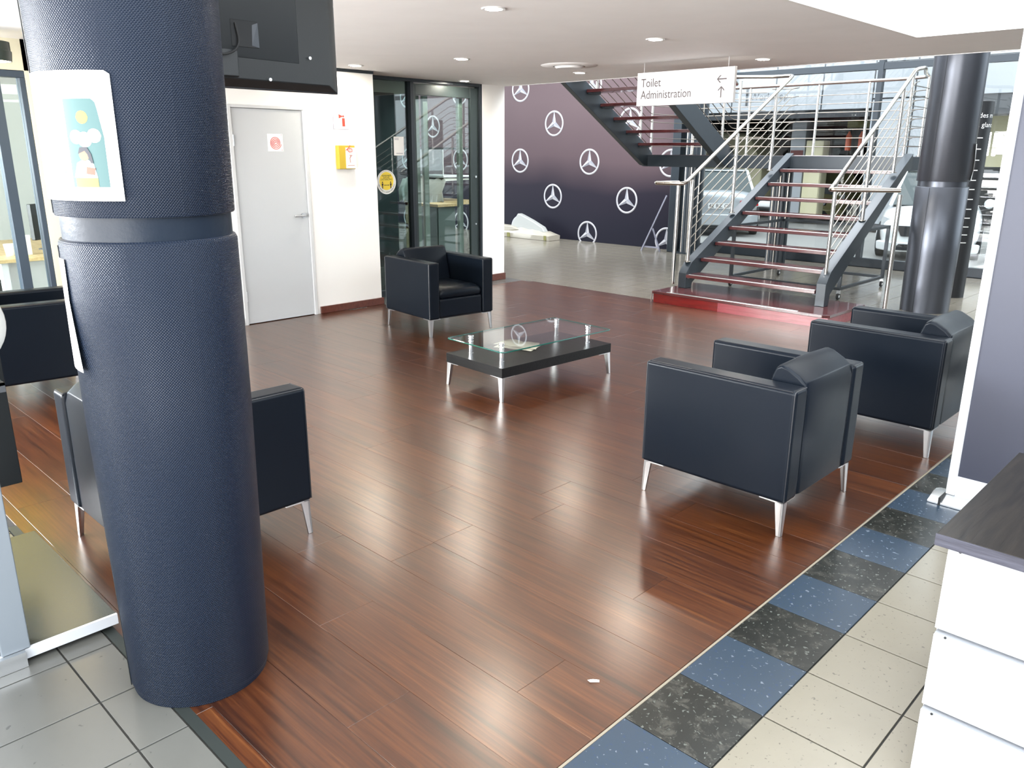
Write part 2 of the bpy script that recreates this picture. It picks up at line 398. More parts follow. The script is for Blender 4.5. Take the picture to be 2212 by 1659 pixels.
# metal threshold and tiles at the lower left
mk('threshold_strip', B().box(-3.9, X0, .765, .80, -.0041, .001), mat('dull_metal_threshold', (.05, .058, .054), .4, .6), floor)
def xs_from(): return [XT - T * 3 - .2955 * i - .292 for i in range(9)]
for j, (ya, yb) in enumerate([(.618, .763), (.318, .618), (.018, .318), (-.282, .018), (-.582, -.282)]):
    for i in range(9):
        xa = -2.067 + .2935 * (2 - i)
        at_center('grey_tile', xa - .2935 + .003, xa - .003, ya + .003, yb - .003, -.0041, -.0002, M_GREYT, floor)
# tiles of the stair hall: the nearest as pieces, the rest joined
far = B()
for j in range(16):
    for i in range(60):
        xa = XT + 1.2 - i * T; ya = YW + .004 + j * T
        if ya + T > 12.36: continue
        if -7.5 < xa and xa + T < -1.8 and j < 10:
            at_center('hall_tile', xa + .002, xa + T - .002, ya + .002, ya + T - .002, -.0041, -.0002, M_HALLT, floor, .0006)
        else:
            n = chamfer_slab(xa + .002, xa + T - .002, ya + .002, ya + T - .002, -.0041, -.0002, .0006); far.add(n.v, n.f)
for i in range(20):
    for j in range(30):
        xa = XT + 8 * T + (i % 10) * T; ya = .2 + j * T - 2
        if i < 10: n = chamfer_slab(xa + .003, xa + T - .003, ya + .003, ya + T - .003, -.0041, -.0002); far.add(n.v, n.f)
mk('distant_tiles', far, M_HALLT, floor, kind='stuff')
n_ = B()
for i in range(12):
    for j in range(10): q = chamfer_slab(-7.4 - i * T + .003, -7.1 - i * T - .003, 7.69 - (j + 1) * T + .003, 7.69 - j * T - .003, -.0041, -.0002); n_.add(q.v, q.f)
mk('office_tiles', n_, M_GREYT, floor, kind='stuff')
struct(mk('ground', B().box(-60, 60, -60, -6, -.3, -.14).box(-60, -18, -6, 12.35, -.3, -.14).box(6, 60, -6, 12.35, -.3, -.14).box(-60, 60, 12.35, 70, -.4, -.2), M_CONC))

# ------------------------------------------------------------------ ceiling and shell
ceil = struct(mk('ceiling', B().box(-16, -2.21, -5, 6.35, CEIL, 2.75).box(-16, 5, 6.35, 7.6, CEIL, 2.75), M_CEIL))
mk('fascia', B().box(-2.235, -2.205, -5, 6.34, CEIL - .002, 3.6).box(-2.235, 5, 6.335, 6.365, CEIL - .002, 3.6), M_WHITE, ceil, label='white bulkhead around the double height opening')
mk('hall_edge', B().box(-7.4, 5, 7.585, 7.61, CEIL - .003, 3.2), M_CEIL, ceil)
roof = struct(mk('ceiling_roof', B().box(-16, 5, 11.6, 12.4, 5.5, 5.7).box(-16, 5, 7.6, 8.2, 5.5, 5.7).box(-16, -11, 8.2, 11.6, 5.5, 5.7).box(0, 5, 8.2, 11.6, 5.5, 5.7).box(-2.2, 5, 5, 7.6, 5.5, 5.7).box(-2.2, 5, -5, -2, 5.5, 5.7), M_WHITE))
# left wall with the door
wl = struct(mk('wall_left', B().box(-7.45, -7.16, 2.32, 3.66, 0, CEIL).box(-7.45, -7.16, 4.46, 5.29, 0, CEIL).box(-7.45, -7.16, 3.66, 4.46, 2.035, CEIL).box(-7.6, -7.45, 2.32, 5.29, 0, CEIL), M_WHITE))
struct(mk('shadow_strip_1', B().box(-7.16, -7.145, 2.32, 5.29, CEIL - .03, CEIL - .002), M_DARKAL))  # dark strip paints in the thin shadow gap under the ceiling
struct(mk('baseboard_left', B().box(-7.16, -7.14, 4.50, 5.31, 0, .075).box(-7.46, -7.16, 5.29, 5.31, 0, .075), M_BASEB, bevel=.004))
struct(mk('baseboard_left_short', B().box(-7.16, -7.14, 2.32, 3.63, 0, .075), M_BASEB, bevel=.004))
d1 = struct(mk('door_1', B().box(-7.20, -7.165, 3.69, 4.43, .006, 2.005), M_DOOR, bevel=.002))
mk('door_frame', B().box(-7.45, -7.145, 3.655, 3.688, 0, 2.035).box(-7.45, -7.145, 4.432, 4.465, 0, 2.035).box(-7.45, -7.145, 3.688, 4.432, 2.008, 2.035), M_FRAME, d1, bevel=.003)
for z in (1.72, .28):
    mk('hinge', B().cyl((-7.152, 3.693, z - .05), (-7.152, 3.693, z + .05), .009, n=10), M_ALU, d1, smooth=True)
mk('door_handle', B().cyl((-7.165, 4.375, 1.012), (-7.15, 4.375, 1.012), .026).tube(fillet([(-7.15, 4.375, 1.012), (-7.115, 4.375, 1.012), (-7.115, 4.25, 1.012)], .02), .009), M_ALU, d1, smooth=True)
# pier and second wall beyond the office glass
w2 = struct(mk('wall_pier', B().box(-7.75, -7.50, 7.17, 7.56, 0, CEIL + .2), M_WHITE))
struct(mk('baseboard_pier', B().box(-7.76, -7.485, 7.2, 7.575, 0, .085), M_BASEB, bevel=.003))
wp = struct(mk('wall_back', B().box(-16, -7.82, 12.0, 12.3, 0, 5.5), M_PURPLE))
def emblem(cx, cz, y=12.0, r=.235, par=wp):
    b = B(); n = 40; w = .036
    prof = [(r - w, -.002), (r - w * .72, -.009), (r - w * .25, -.009), (r, -.002)]
    b.lathe([(a, y + h) for a, h in prof], (cx, 0, cz), n, 'y')
    o = mk('star_emblem', b, M_SILVERP, par, smooth=True, label='silver ring around a three pointed star printed on the purple wall')
    for half in (0, 1):
        s = B()
        for k in range(3):
            a = PI / 2 + k * 2 * PI / 3; q = a + (PI / 3 if half else -PI / 3)
            tip = (cx + (r - w * .8) * math.cos(a), y - .004, cz + (r - w * .8) * math.sin(a)); mid = (cx + .052 * r / .235 * math.cos(q), y - .003, cz + .052 * r / .235 * math.sin(q)); c0 = (cx, y - .012, cz)
            t2 = (tip[0] + .007 * math.cos(a + PI / 2) * (1 if half else -1), tip[1], tip[2] + .007 * math.sin(a + PI / 2) * (1 if half else -1))
            s.add([c0, tip, t2, mid], [(0, 1, 2, 3)])
        mk('star_point_half', s, M_SILVERP if not half else mat('silver_print_soft', (.20, .20, .225), .4) if 'silver_print_soft' not in bpy.data.materials else bpy.data.materials['silver_print_soft'], o)
for a in range(-9, 2):
    xx = -8.85 - a * .886 if False else -10.574 + a * .886
for i in range(-6, 4):
    xx = -10.574 + i * .886
    zs = (2.15, .80, 3.47) if i % 2 == 0 else (1.457, .145, 2.80)
    for zz_ in zs:
        if xx < -7.6: emblem(xx, zz_)
# office glass front
of = struct(mk('window_1', B().box(-7.60, -7.50, 5.29, 5.315, 0, CEIL).box(-7.60, -7.50, 7.135, 7.17, 0, CEIL).box(-7.60, -7.50, 5.315, 7.135, 2.385, CEIL).box(-7.60, -7.50, 6.055, 6.10, 0, 2.385).box(-7.60, -7.50, 5.315, 6.055, 0, .07), M_DARKAL, bevel=.003))
mk('glass_pane', B().box(-7.562, -7.554, 5.315, 6.055, .07, 2.385), M_DARKGL, of)
dr = struct(mk('door_2', B().box(-7.57, -7.53, 6.10, 6.15, .01, 2.37).box(-7.57, -7.53, 7.0, 7.135, .01, 2.37).box(-7.57, -7.53, 6.15, 7.0, 2.25, 2.37).box(-7.57, -7.53, 6.15, 7.0, .01, .12), mat('dark_green_door_frame', (.03, .042, .042), .35, .2), bevel=.003))
mk('glass_pane', B().box(-7.554, -7.546, 6.15, 7.0, .12, 2.25), thin_glass('door_glass', (.80, .85, .83), 1.2), dr)
mk('door_lock', B().cyl((-7.53, 7.075, 1.33), (-7.515, 7.075, 1.33), .014).cyl((-7.53, 7.075, .75), (-7.518, 7.075, .75), .010), M_ALU, dr, smooth=True)
struct(mk('wall_office', B().box(-9.9, -9.6, 3.0, 7.45, 0, CEIL), M_OFFD))
for ya, yb in ((6.20, 6.27), (6.33, 6.40), (6.88, 6.95)): mk('inner_post', B().box(-7.66, -7.62, ya, yb, 0, 2.25), mat('pale_green_post', (.30, .36, .34), .5), of)
# office on the far left behind the first pillar
ol = struct(mk('window_2', B().box(-7.195, -7.105, 1.80, 1.87, 0, 2.15).box(-7.195, -7.105, 2.0, 2.038, 0, 2.15).box(-7.195, -7.105, -1.2, 2.038, 2.15, 2.198).box(-7.195, -7.105, .2, .26, 0, 2.15), mat('blue_grey_office_frame', (.05, .07, .095), .35, .2), bevel=.003))
mk('glass_pane', B().box(-7.16, -7.152, 1.87, 2.0, 0, 2.15).box(-7.16, -7.152, .26, 1.80, 0, 2.15), M_CLEAR, ol)
struct(mk('wall_office_pier', B().box(-7.3, -7.1, 2.04, 2.32, 0, CEIL).box(-7.2, -7.1, 1.2, 2.32, 2.2, CEIL), M_CREAMY))
struct(mk('wall_office_back', B().box(-12.2, -12, 1.6, 5, 0, CEIL).box(-12, -7.6, 4.6, 4.8, 0, CEIL), M_OFFW))
tag(mk('yellow_reflector_panel', B().box(-7.098, -7.094, 1.02, 1.70, 1.15, 2.12), mat('yellow_reflector_vinyl', (.72, .58, .04), .5)), 'unseen yellow panel added on the office glazing left of the pale pier', 'poster')  # unseen panel added to throw a yellow reflection on the floor
# street front of the stair hall
gy = 12.3
wf = struct(mk('window_3', B().box(-7.82, 5, gy - .04, gy + .04, 0, .13).box(-7.82, 5, gy - .04, gy + .04, 2.77, 2.86).box(-7.82, 5, gy - .04, gy + .04, 5.3, 5.5), M_STRING, bevel=.003))
for x in (-7.80, -4.69, -1.6, 1.5, 4.9): mk('mullion', B().box(x - .035, x + .035, gy - .05, gy + .05, .13, 5.3), M_STRING, wf)
xs = [-7.80, -4.69, -1.6, 1.5, 4.9]
for a, b_ in zip(xs, xs[1:]):
    for z0, z1 in ((.13, 2.77), (2.86, 5.3)): mk('glass_pane', B().box(a + .035, b_ - .035, gy - .004, gy + .004, z0, z1), M_TINT, wf)
# window wall mullions behind and right of the viewer
struct(mk('wall_blocker_east', B().box(5, 5.15, -5, 6.35, 0, 2.55).box(5, 5.15, 6.35, 12.3, 0, 5.5), mat('grey_light_blocker', (.22, .22, .23), .7)))  # unseen solid wall added to cut light from the east
we = struct(mk('window_4', B().box(4.9, 5, -5, 12.3, 0, .15).box(4.9, 5, -5, 12.3, 2.6, 2.7).box(4.9, 5, -5, 12.3, 5.3, 5.5), M_DARKAL))
for y_ in range(-5, 13, 2): mk('mullion', B().box(4.9, 5, y_ - .04, y_ + .04, .15, 5.3), M_DARKAL, we)
ws = struct(mk('window_5', B().box(-12, 5, -5.1, -5, 0, .15).box(-12, 5, -5.1, -5, 5.3, 5.5), M_DARKAL))
for x_ in range(-12, 6, 3): mk('mullion', B().box(x_ - .04, x_ + .04, -5.1, -5, .15, 5.3), M_DARKAL, ws)

# ------------------------------------------------------------------ ceiling lights, vent, sign
first = None
for i, (x, y_, wh) in enumerate([(-3.56, 3.50, 'above the glass coffee table, nearest one'), (-3.62, 5.20, 'second from the front in the right row'), (-3.66, 6.90, 'beside the bulkhead above the stairs'),
                             (-5.62, 5.13, 'in front of the office glass, left of the air vent'), (-5.66, 6.81, 'directly behind the round air vent'), (-7.30, 6.70, 'above the glazed office door'), (-6.80, 4.83, 'next to the white wall near the television')]):
    t = thing('downlight', (x, y_, CEIL), 'small round lit ceiling downlight ' + wh, 'ceiling light', group='recessed downlights')
    mk('trim_ring', B().lathe([(.048, 0), (.050, -.006), (.068, -.006), (.072, 0)], n=28), M_PLASTW, t, smooth=True, world=False)
    mk('lamp', B().lathe([(.0001, -.004), (.049, -.0045), (.049, .0)], n=24), M_LAMP, t, world=False)
t = thing('air_vent', (-5.27, 6.18, CEIL), 'round white ceiling air diffuser beside a downlight', 'vent')
mk('outer_ring', B().lathe([(.15, 0), (.155, -.012), (.26, -.006), (.27, 0)], n=40), M_CEIL, t, smooth=True, world=False)
mk('cone', B().lathe([(.0001, -.03), (.12, -.03), (.14, -.012), (.12, -.004)], n=36), M_PLASTW, t, smooth=True, world=False)
mk('throat', B().lathe([(.0001, -.002), (.154, -.002)], n=36), M_BLACKP, t, world=False)
SY = 6.5; SX = -4.705
sg = thing('hanging_sign', (SX, SY, 2.05), 'white hanging direction sign reading Toilet and Administration', 'sign')
mk('board', B().box(SX, SX + 1.005, SY, SY + .035, 2.047, 2.338), M_SIGNW, sg, bevel=.002)
for x in (SX + .06, SX + .93): mk('hanger_wire', B().cyl((x, SY + .017, 2.338), (x, SY + .017, CEIL), .0015, n=6), M_ALU, sg)
fs = lambda x, y_, d: (SX + x, SY - d, 2.047 + y_)
text('lettering', 'Toilet', .105, lambda x, y_, d: fs(x + .045, y_ + .165, d), M_INK, sg, sx=.86)
text('lettering', 'Administration', .105, lambda x, y_, d: fs(x + .045, y_ + .062, d), M_INK, sg, sx=.86)
def arrow(cx, cy_, ang, s=1):
    out = []
    ca, sa = math.cos(ang), math.sin(ang)
    P = [(-.055, -.0065), (.035, -.0065), (.005, -.036), (.022, -.036), (.057, 0), (.022, .036), (.005, .036), (.035, .0065), (-.055, .0065)]
    return [(cx + s * (x * ca - y_ * sa), cy_ + s * (x * sa + y_ * ca)) for x, y_ in P]
mk('left_arrow', B().poly(arrow(.885, .195, PI, .85)[::-1], lambda a, b_, c: fs(a, b_, .0012)), M_INK, sg)
mk('up_arrow', B().poly(arrow(.885, .090, PI / 2, .85)[::-1], lambda a, b_, c: fs(a, b_, .0012)), M_INK, sg)

# ------------------------------------------------------------------ pillars
def uvcyl(name, prof, c, mt, par, n=96, a0=0, a1=2 * PI, world=True):
    b = B(); k = len(prof); cols = n + 1; uv = []
    for r, h in prof:
        for j in range(cols):
            a = a0 + (a1 - a0) * j / n; b.v.append((c[0] + r * math.cos(a), c[1] + r * math.sin(a), h)); uv.append((a * prof[0][0], h))
    for i in range(k - 1):
        for j in range(n): b.f.append((i * cols + j, i * cols + j + 1, (i + 1) * cols + j + 1, (i + 1) * cols + j))
    o = mk(name, b, mt, par, smooth=True, angle=.9); me = o.data; lay = me.uv_layers.new(name='UVMap')
    for lp in me.loops: lay.data[lp.index].uv = uv[lp.vertex_index]
    return o
PC = (-2.31, .92)
p1 = thing('round_pillar', (PC[0], PC[1], 0), 'thick dark blue textured round pillar in the left foreground with a poster on it', 'pillar')
uvcyl('lower_cladding', [(.205, .0), (.206, .012), (.212, .03), (.229, .9), (.231, 1.395), (.226, 1.405), (.219, 1.407)], PC, M_PILLAR, p1)
uvcyl('groove', [(.219, 1.40), (.219, 1.475)], PC, M_PILLAR_G, p1)
uvcyl('upper_cladding', [(.219, 1.468), (.228, 1.468), (.230, 1.472), (.234, 1.9), (.243, CEIL)], PC, M_PILLAR, p1)
a_ = math.radians(-101)
for z0, z1, r0, r1 in ((.02, 1.39, .213, .2325), (1.475, CEIL, .231, .2445)):
    b = B(); b.tube([(PC[0] + r0 * math.cos(a_), PC[1] + r0 * math.sin(a_), z0), (PC[0] + r1 * math.cos(a_), PC[1] + r1 * math.sin(a_), z1)], .0016, 6); mk('seam', b, M_BLACKP, p1)
# poster wrapped round the pillar
PR = .2365
def wrap(c, r, a0, z0, tilt=0): # fn(u right, v up) ; u grows with angle
    def fn(u, v, d):
        a = a0 + (u + tilt * v) / r; return (c[0] + (r + d) * math.cos(a), c[1] + (r + d) * math.sin(a), z0 + v)
    return fn
def wrapped_poly(pts, fn, d, step=.012, th=0):
    # cut polygon (convex or x-monotone) into vertical strips
    import bisect
    xs_ = [p[0] for p in pts]; lo, hi = min(xs_), max(xs_); n = max(1, int((hi - lo) / step)); b = B(); cuts = [lo + (hi - lo) * i / n for i in range(n + 1)]
    def span(x):
        ys = []
        m_ = len(pts)
        for i in range(m_):
            (x0, y0), (x1, y1) = pts[i], pts[(i + 1) % m_]
            if (x0 <= x <= x1 or x1 <= x <= x0):
                if abs(x1 - x0) < 1e-9: ys += [y0, y1]
                else: ys.append(y0 + (y1 - y0) * (x - x0) / (x1 - x0))
        return (min(ys), max(ys)) if ys else (0, 0)
    e = (hi - lo) * 1e-6
    sp = [span(min(max(x, lo + e), hi - e)) for x in cuts]
    for x, (q0, q1) in zip(cuts, sp): b.v += [fn(x, q0, d), fn(x, q1, d)]
    for i in range(n): b.f.append((2 * i, 2 * i + 2, 2 * i + 3, 2 * i + 1))
    return b
po = thing('poster', (PC[0] + .1, PC[1] - .2, 1.51), 'white illustrated poster with teal picture of a figure reading, wrapped round the near pillar', 'poster')
pw, ph = .315, .305
fp = wrap(PC, PR, math.radians(-33.5) - pw / PR, 1.511, .0)
mk('sheet', wrapped_poly([(0, 0), (pw, 0), (pw, ph - .008), (pw - .008, ph), (0, ph)], fp, 0), M_PAPER, po, smooth=True)
L = lambda nm, pts, mt, d: mk(nm, wrapped_poly([(x * pw, y_ * ph) for x, y_ in pts], fp, d, .003), mt, po, smooth=True)
L('printed_panel', [(.60, .11), (.905, .11), (.905, .50), (.87, .76), (.84, .79), (.60, .79)], M_TEALP, .0006)
L('printed_panel', [(.12, .11), (.58, .11), (.58, .52), (.12, .52)], M_TEAL2, .0006)
L('printed_panel', [(.12, .56), (.22, .56), (.22, .66), (.12, .66)], M_TEAL2, .0006)
L('printed_panel', [(.45, .53), (.55, .53), (.55, .66), (.45, .66)], M_TEAL2, .0006)
L('printed_cloud', circ(.68, .50, .055, 14), M_PAPER, .0010); L('printed_cloud', circ(.75, .48, .06, 14), M_PAPER, .0010); L('printed_cloud', circ(.83, .51, .055, 14), M_PAPER, .0010)
L('printed_sun', circ(.75, .65, .05, 16), M_YELP, .0010)
L('printed_mountain', [(.14, .22), (.52, .20), (.54, .25), (.34, .28), (.26, .50), (.20, .46)], M_REDPALE, .0010)
L('printed_mountain', [(.22, .26), (.30, .26), (.27, .42)], M_PAPER, .0014)
L('printed_yellow_block', [(.63, .11), (.82, .11), (.82, .18), (.63, .18)], M_YELPALE, .0012)
L('printed_dress', [(.62, .185), (.82, .185), (.80, .29), (.74, .34), (.66, .30)], M_PAPER, .0014)
L('printed_face', circ(.73, .36, .045, 14), M_SKIN, .0018)
L('printed_hair', [(.68, .37), (.70, .42), (.76, .425), (.795, .36), (.80, .30), (.775, .295), (.765, .36), (.74, .395)], mat('navy_print', (.008, .01, .02), .5), .0022)
L('printed_book', [(.73, .215), (.80, .205), (.81, .26), (.74, .27)], M_REDP, .0024)
for k in range(3): L('printed_line', [(.40 + .012 * k, .90 - .045 * k), (.56, .90 - .045 * k), (.56, .915 - .045 * k), (.40 + .012 * k, .915 - .045 * k)], mat('grey_print', (.45, .45, .42), .5) if k == 0 else bpy.data.materials['grey_print'], .0008)
b = B(); n = 14
for i in range(n + 1):
    z = 1.06 + .298 * i / n; a0 = math.radians(-77.5 - 10.5 * min(1, i / n * 1.6)); lift = .002 + .012 * (1 - i / n) ** 2
    for j in range(9):
        a = a0 - .75 * j / 8; r = .2325 + lift * (1 - j / 8) ** 2; b.v.append((PC[0] + r * math.cos(a), PC[1] + r * math.sin(a), z))
for i in range(n):
    for j in range(8): q = i * 9 + j; b.f.append((q, q + 9, q + 10, q + 1))
tag(mk('paper_notice', b, M_PAPER, smooth=True), 'plain white paper sheet curling off the left side of the near pillar', 'paper')

P2 = (-2.775, 9.285)
p2 = thing('round_pillar', (P2[0], P2[1], 0), 'glossy graphite metal round pillar right of the staircase', 'pillar')
uvcyl('lower_cladding', [(.24, 0), (.247, .6), (.25, 1.300), (.246, 1.304), (.236, 1.305)], P2, M_PAINTM, p2)
uvcyl('groove', [(.236, 1.30), (.236, 1.365)], P2, M_STEEL if False else M_PAINTM, p2)
uvcyl('upper_cladding', [(.236, 1.36), (.249, 1.36), (.251, 1.364), (.243, 3.6)], P2, M_PAINTM, p2)
for aa, z0, z1, r0 in ((-103, 1.37, 3.5, .2515), (-100, .01, 1.295, .2505)):
    a_ = math.radians(aa); mk('seam', B().tube([(P2[0] + (r0 - (.008 if z0 < 1 else 0)) * math.cos(a_), P2[1] + (r0 - (.008 if z0 < 1 else 0)) * math.sin(a_), z0), (P2[0] + (r0 - (.006 if z0 > 1 else 0)) * math.cos(a_), P2[1] + (r0 - (.006 if z0 > 1 else 0)) * math.sin(a_), z1)], .002, 6), M_BLACKP, p2)
b = B()
for i in range(9):
    z = 1.37 + .36 * i / 8
    for j in range(7):
        a = math.radians(-6 + 62 * j / 6 - (3 if i < 2 else 0)); r = .2545 + .03 * max(0, 1 - j / 2.0) * (1 - abs(i / 8 - .4)); b.v.append((P2[0] + r * math.cos(a), P2[1] + r * math.sin(a), z))
for i in range(8):
    for j in range(6): q = i * 7 + j; b.f.append((q, q + 1, q + 8, q + 7))
tag(mk('paper_notice', b, M_PAPER, smooth=True), 'white paper sheet curling off the right side of the graphite pillar', 'paper')

# black round totem with ruler lettering behind the second pillar
BT = (-2.865, 10.45)
bt = thing('round_totem', (BT[0], BT[1], 0), 'narrow black cylinder totem with white lettering behind the graphite pillar', 'display')
mk('drum', B().lathe([(.0001, 2.20), (.145, 2.20), (.15, 2.195), (.15, .0)], (BT[0], BT[1], 0), 40), mat('matte_black_vinyl', (.008, .009, .011), .5), bt, smooth=True)
fb = wrap(BT, .1512, math.radians(-58), 0)
text('lettering', 'cedes m', .075, lambda x, y_, d: fb(x - .10, y_ + 2.02, .001), M_PAPER, bt)
text('lettering', 'at a glance', .075, lambda x, y_, d: fb(x - .12, y_ + 1.92, .001), M_PAPER, bt)
for i, z in enumerate([1.80, 1.68, 1.56, 1.45, 1.34, 1.24, 1.13, 1.02, .92, .82, .73, .64]):
    w_ = .15 if i % 3 == 0 else .09
    mk('ruler_mark', wrapped_poly([(-w_, 0), (.03, 0), (.03, .010), (-w_, .010)], wrap(BT, .1512, math.radians(-52), z), .001), M_PAPER, bt)

# ------------------------------------------------------------------ television on the near pillar
TX, TY0, TY1, TZ0, TZ1 = -2.645, .86, 1.792, 1.8355, 2.385
tv = thing('television', (TX, 1.14, TZ0), 'black flat screen television seen from behind, mounted high on the near pillar', 'television')
mk('rear_shell', B().hexa([(TX, TY0, TZ0), (TX, TY1, TZ0), (TX, TY1, TZ1), (TX, TY0, TZ1)][::-1], [(TX + .035, TY0 + .03, TZ0 + .03), (TX + .035, TY1 - .055, TZ0 + .022), (TX + .035, TY1 - .055, TZ1 - .02), (TX + .035, TY0 + .03, TZ1 - .02)][::-1]), M_BLACKP, tv, bevel=.004)
mk('bezel', B().box(TX - .02, TX, TY0 - .003, TY1 + .003, TZ0 - .003, TZ1), M_BLACKG, tv, bevel=.003)
mk('screen', B().box(TX - .0225, TX - .020, TY0 + .012, TY1 - .012, TZ0 + .02, TZ1 - .012), M_BLACKG, tv)
mk('rear_cover', B().hexa([(TX + .034, TY0 + .1, TZ0 + .095), (TX + .034, TY1 - .17, TZ0 + .085), (TX + .034, TY1 - .17, TZ1 - .03), (TX + .034, TY0 + .1, TZ1 - .03)][::-1], [(TX + .048, TY0 + .13, TZ0 + .125), (TX + .048, TY1 - .21, TZ0 + .115), (TX + .048, TY1 - .21, TZ1 - .05), (TX + .048, TY0 + .13, TZ1 - .05)][::-1]), M_BLACKP, tv, bevel=.006)
mk('cable_recess', B().box(TX + .046, TX + .0495, 1.365, 1.462, 1.958, 2.040), mat('recess_shade_black', (.003, .0035, .004), .7), tv, bevel=.004)  # raised black plate; shade of the hollow is put into its colour
mk('recess_wall', B().add([(TX + .050, 1.436, 1.965), (TX + .050, 1.462, 1.960), (TX + .052, 1.460, 2.036), (TX + .050, 1.440, 2.028)], [(0, 1, 2, 3)]), mat('lit_recess_plastic', (.025, .03, .038), .4), tv)  # flat quad painted lighter as the side of the recess catching light
mk('connector_box', B().box(TX + .034, TX + .045, 1.25, 1.387, 1.865, 1.978), M_BLACKP, tv, bevel=.006)
mk('cable', B().tube(fillet([(TX + .052, 1.38, 2.03), (TX + .058, 1.39, 1.97), (TX + .062, 1.36, 1.935), (TX + .06, 1.29, 1.925), (TX + .052, 1.20, 1.94)], .04), .0035, 8), M_RUBBER, tv, smooth=True)
for y_, z_ in ((1.66, 1.945), (1.50, 1.865), (1.285, 1.92)): mk('screw', B().cyl((TX + .034, y_, z_), (TX + .04, y_, z_), .0055, n=10), M_ALU, tv)
mk('port_label', B().box(TX + .0455, TX + .0462, 1.255, 1.30, 1.893, 1.902), M_PLASTW, tv)
mk('wall_bracket', B().box(TX + .03, PC[0] - .236, .90, 1.02, 2.02, 2.26), M_DARKAL, tv)

# ------------------------------------------------------------------ things on the left wall
def wallfn(y0, z0, x=-7.158): # u to the right as seen = +y ... viewer looks toward -x, right is +y
    return lambda u, v, d: (x + d, y0 + u, z0 + v)
def disc(nm, pts, fn, mt, par, d): return mk(nm, B().poly(pts, lambda a, b_, c: fn(a, b_, d)), mt, par)
s = thing('spiral_sign', (-7.16, 4.125, 1.62), 'small white square sign with red hose reel spiral on the grey door', 'sign')
f = wallfn(4.045, 1.625, -7.1645)
mk('plate', B().box(-7.165, -7.162, 4.045, 4.205, 1.625, 1.785), M_PAPER, s)
sp_ = [f(.08 + (.008 + .0068 * a) * math.cos(a * 1.0 + 1), .08 + (.008 + .0068 * a) * math.sin(a + 1), .004) for a in [i * .25 for i in range(0, 34)]] if False else [f(.08 + (.006 + .0022 * a) * math.cos(a), .078 + (.006 + .0022 * a) * math.sin(a), .004) for a in [i * .3 for i in range(0, 84)]]
mk('spiral', B().tube(sp_, .0026, 5), M_REDP, s)
for u, v in ((.145, .15), (.145, .012)): mk('pin', B().cyl(f(u, v, .002), f(u, v, .005), .003, n=6), M_REDP, s)
s = thing('extinguisher_sign', (-7.16, 4.86, 1.85), 'white square sign with red fire extinguisher pictogram right of the door', 'sign')
f = wallfn(4.785, 1.845)
mk('plate', B().box(-7.16, -7.156, 4.785, 4.955, 1.845, 2.01), M_PAPER, s)
mk('border', B().box(-7.1595, -7.1572, 4.780, 4.960, 1.840, 2.015), M_SHADEP, s)
disc('pictogram', [(.10, .025), (.135, .025), (.133, .105), (.10, .105)], f, M_REDP, s, .0035); disc('pictogram', circ(.116, .122, .011, 14), f, M_REDP, s, .0035)
disc('pictogram', [(.06, .10), (.108, .118), (.108, .126), (.06, .142)], f, M_REDP, s, .0035)
s = thing('key_box', (-7.16, 4.9, 1.45), 'yellow wall box with white tag and red tie under the extinguisher sign', 'box')
mk('body', B().box(-7.16, -7.10, 4.79, 4.985, 1.455, 1.685), M_YELP, s, bevel=.004)
f = wallfn(4.87, 1.462, -7.099)
mk('tag_card', B().box(-7.0995, -7.096, 4.87, 4.99, 1.462, 1.665), M_PAPER, s)
disc('tag_print', [(.04, .13), (.075, .13), (.075, .122), (.062, .115), (.05, .095), (.055, .055), (.045, .055), (.04, .10), (.05, .118)], f, mat('faded_brown_print', (.45, .25, .22), .5), s, .005)
disc('tag_print', [(.015, .025), (.10, .025), (.10, .032), (.015, .032)], f, bpy.data.materials['faded_brown_print'], s, .005)
mk('red_tie', B().tube([f(.0, .175, .006), f(.03, .20, .01), f(.07, .19, .01), f(.075, .165, .01), f(.04, .16, .008), f(.015, .18, .008), f(.05, .225, .01)], .0035, 6), M_REDP, s, smooth=True)
# office door paper and sticker
s = thing('office_notice', (-7.545, 5.9, 1.6), 'small white paper notice on the dark office glass', 'paper')
mk('sheet', B().box(-7.550, -7.547, 5.832, 5.975, 1.585, 1.79), M_PAPER, s)
f = wallfn(5.832, 1.585, -7.547)
for v in (.185, .17): disc('printed_line', [(.01, v), (.07, v), (.07, v + .005), (.01, v + .005)], f, M_SHADEP, s, .001)
disc('printed_line', [(.03, .02), (.125, .02), (.125, .026), (.03, .026)], f, M_SHADEP, s, .001)
s = thing('distancing_sticker', (-7.545, 5.71, 1.29), 'round yellow and white social distancing sticker on the office glass', 'sticker')
f = wallfn(5.71, 1.294, -7.549)
disc('white_disc', circ(0, 0, .134, 40), f, M_PAPER, s, .0)
disc('yellow_disc', circ(0, .012, .100, 40), f, mat('bright_yellow_print', (.90, .68, .06), .5), s, .001)
mk('outline', B().tube([f(a, b_, .001) for a, b_ in circ(0, .005, .117, 40)], .0012, 4, closed=True), M_YELPALE, s)
for tx, v in (('REMEMBER', .062), ('SOCIAL', .041), ('DISTANCING', .020)): text('lettering', tx, .027, lambda x, y_, d, v=v: f(x, y_ + v, .002), M_INK, s, 'CENTER')
for u in (-.058, .058):
    disc('person_pictogram', circ(u, -.002, .008, 12), f, M_INK, s, .002); disc('person_pictogram', [(u - .012, -.014), (u - .012, -.035), (u - .007, -.035), (u - .006, -.07), (u + .006, -.07), (u + .007, -.035), (u + .012, -.035), (u + .012, -.014)][::-1], f, M_INK, s, .002)
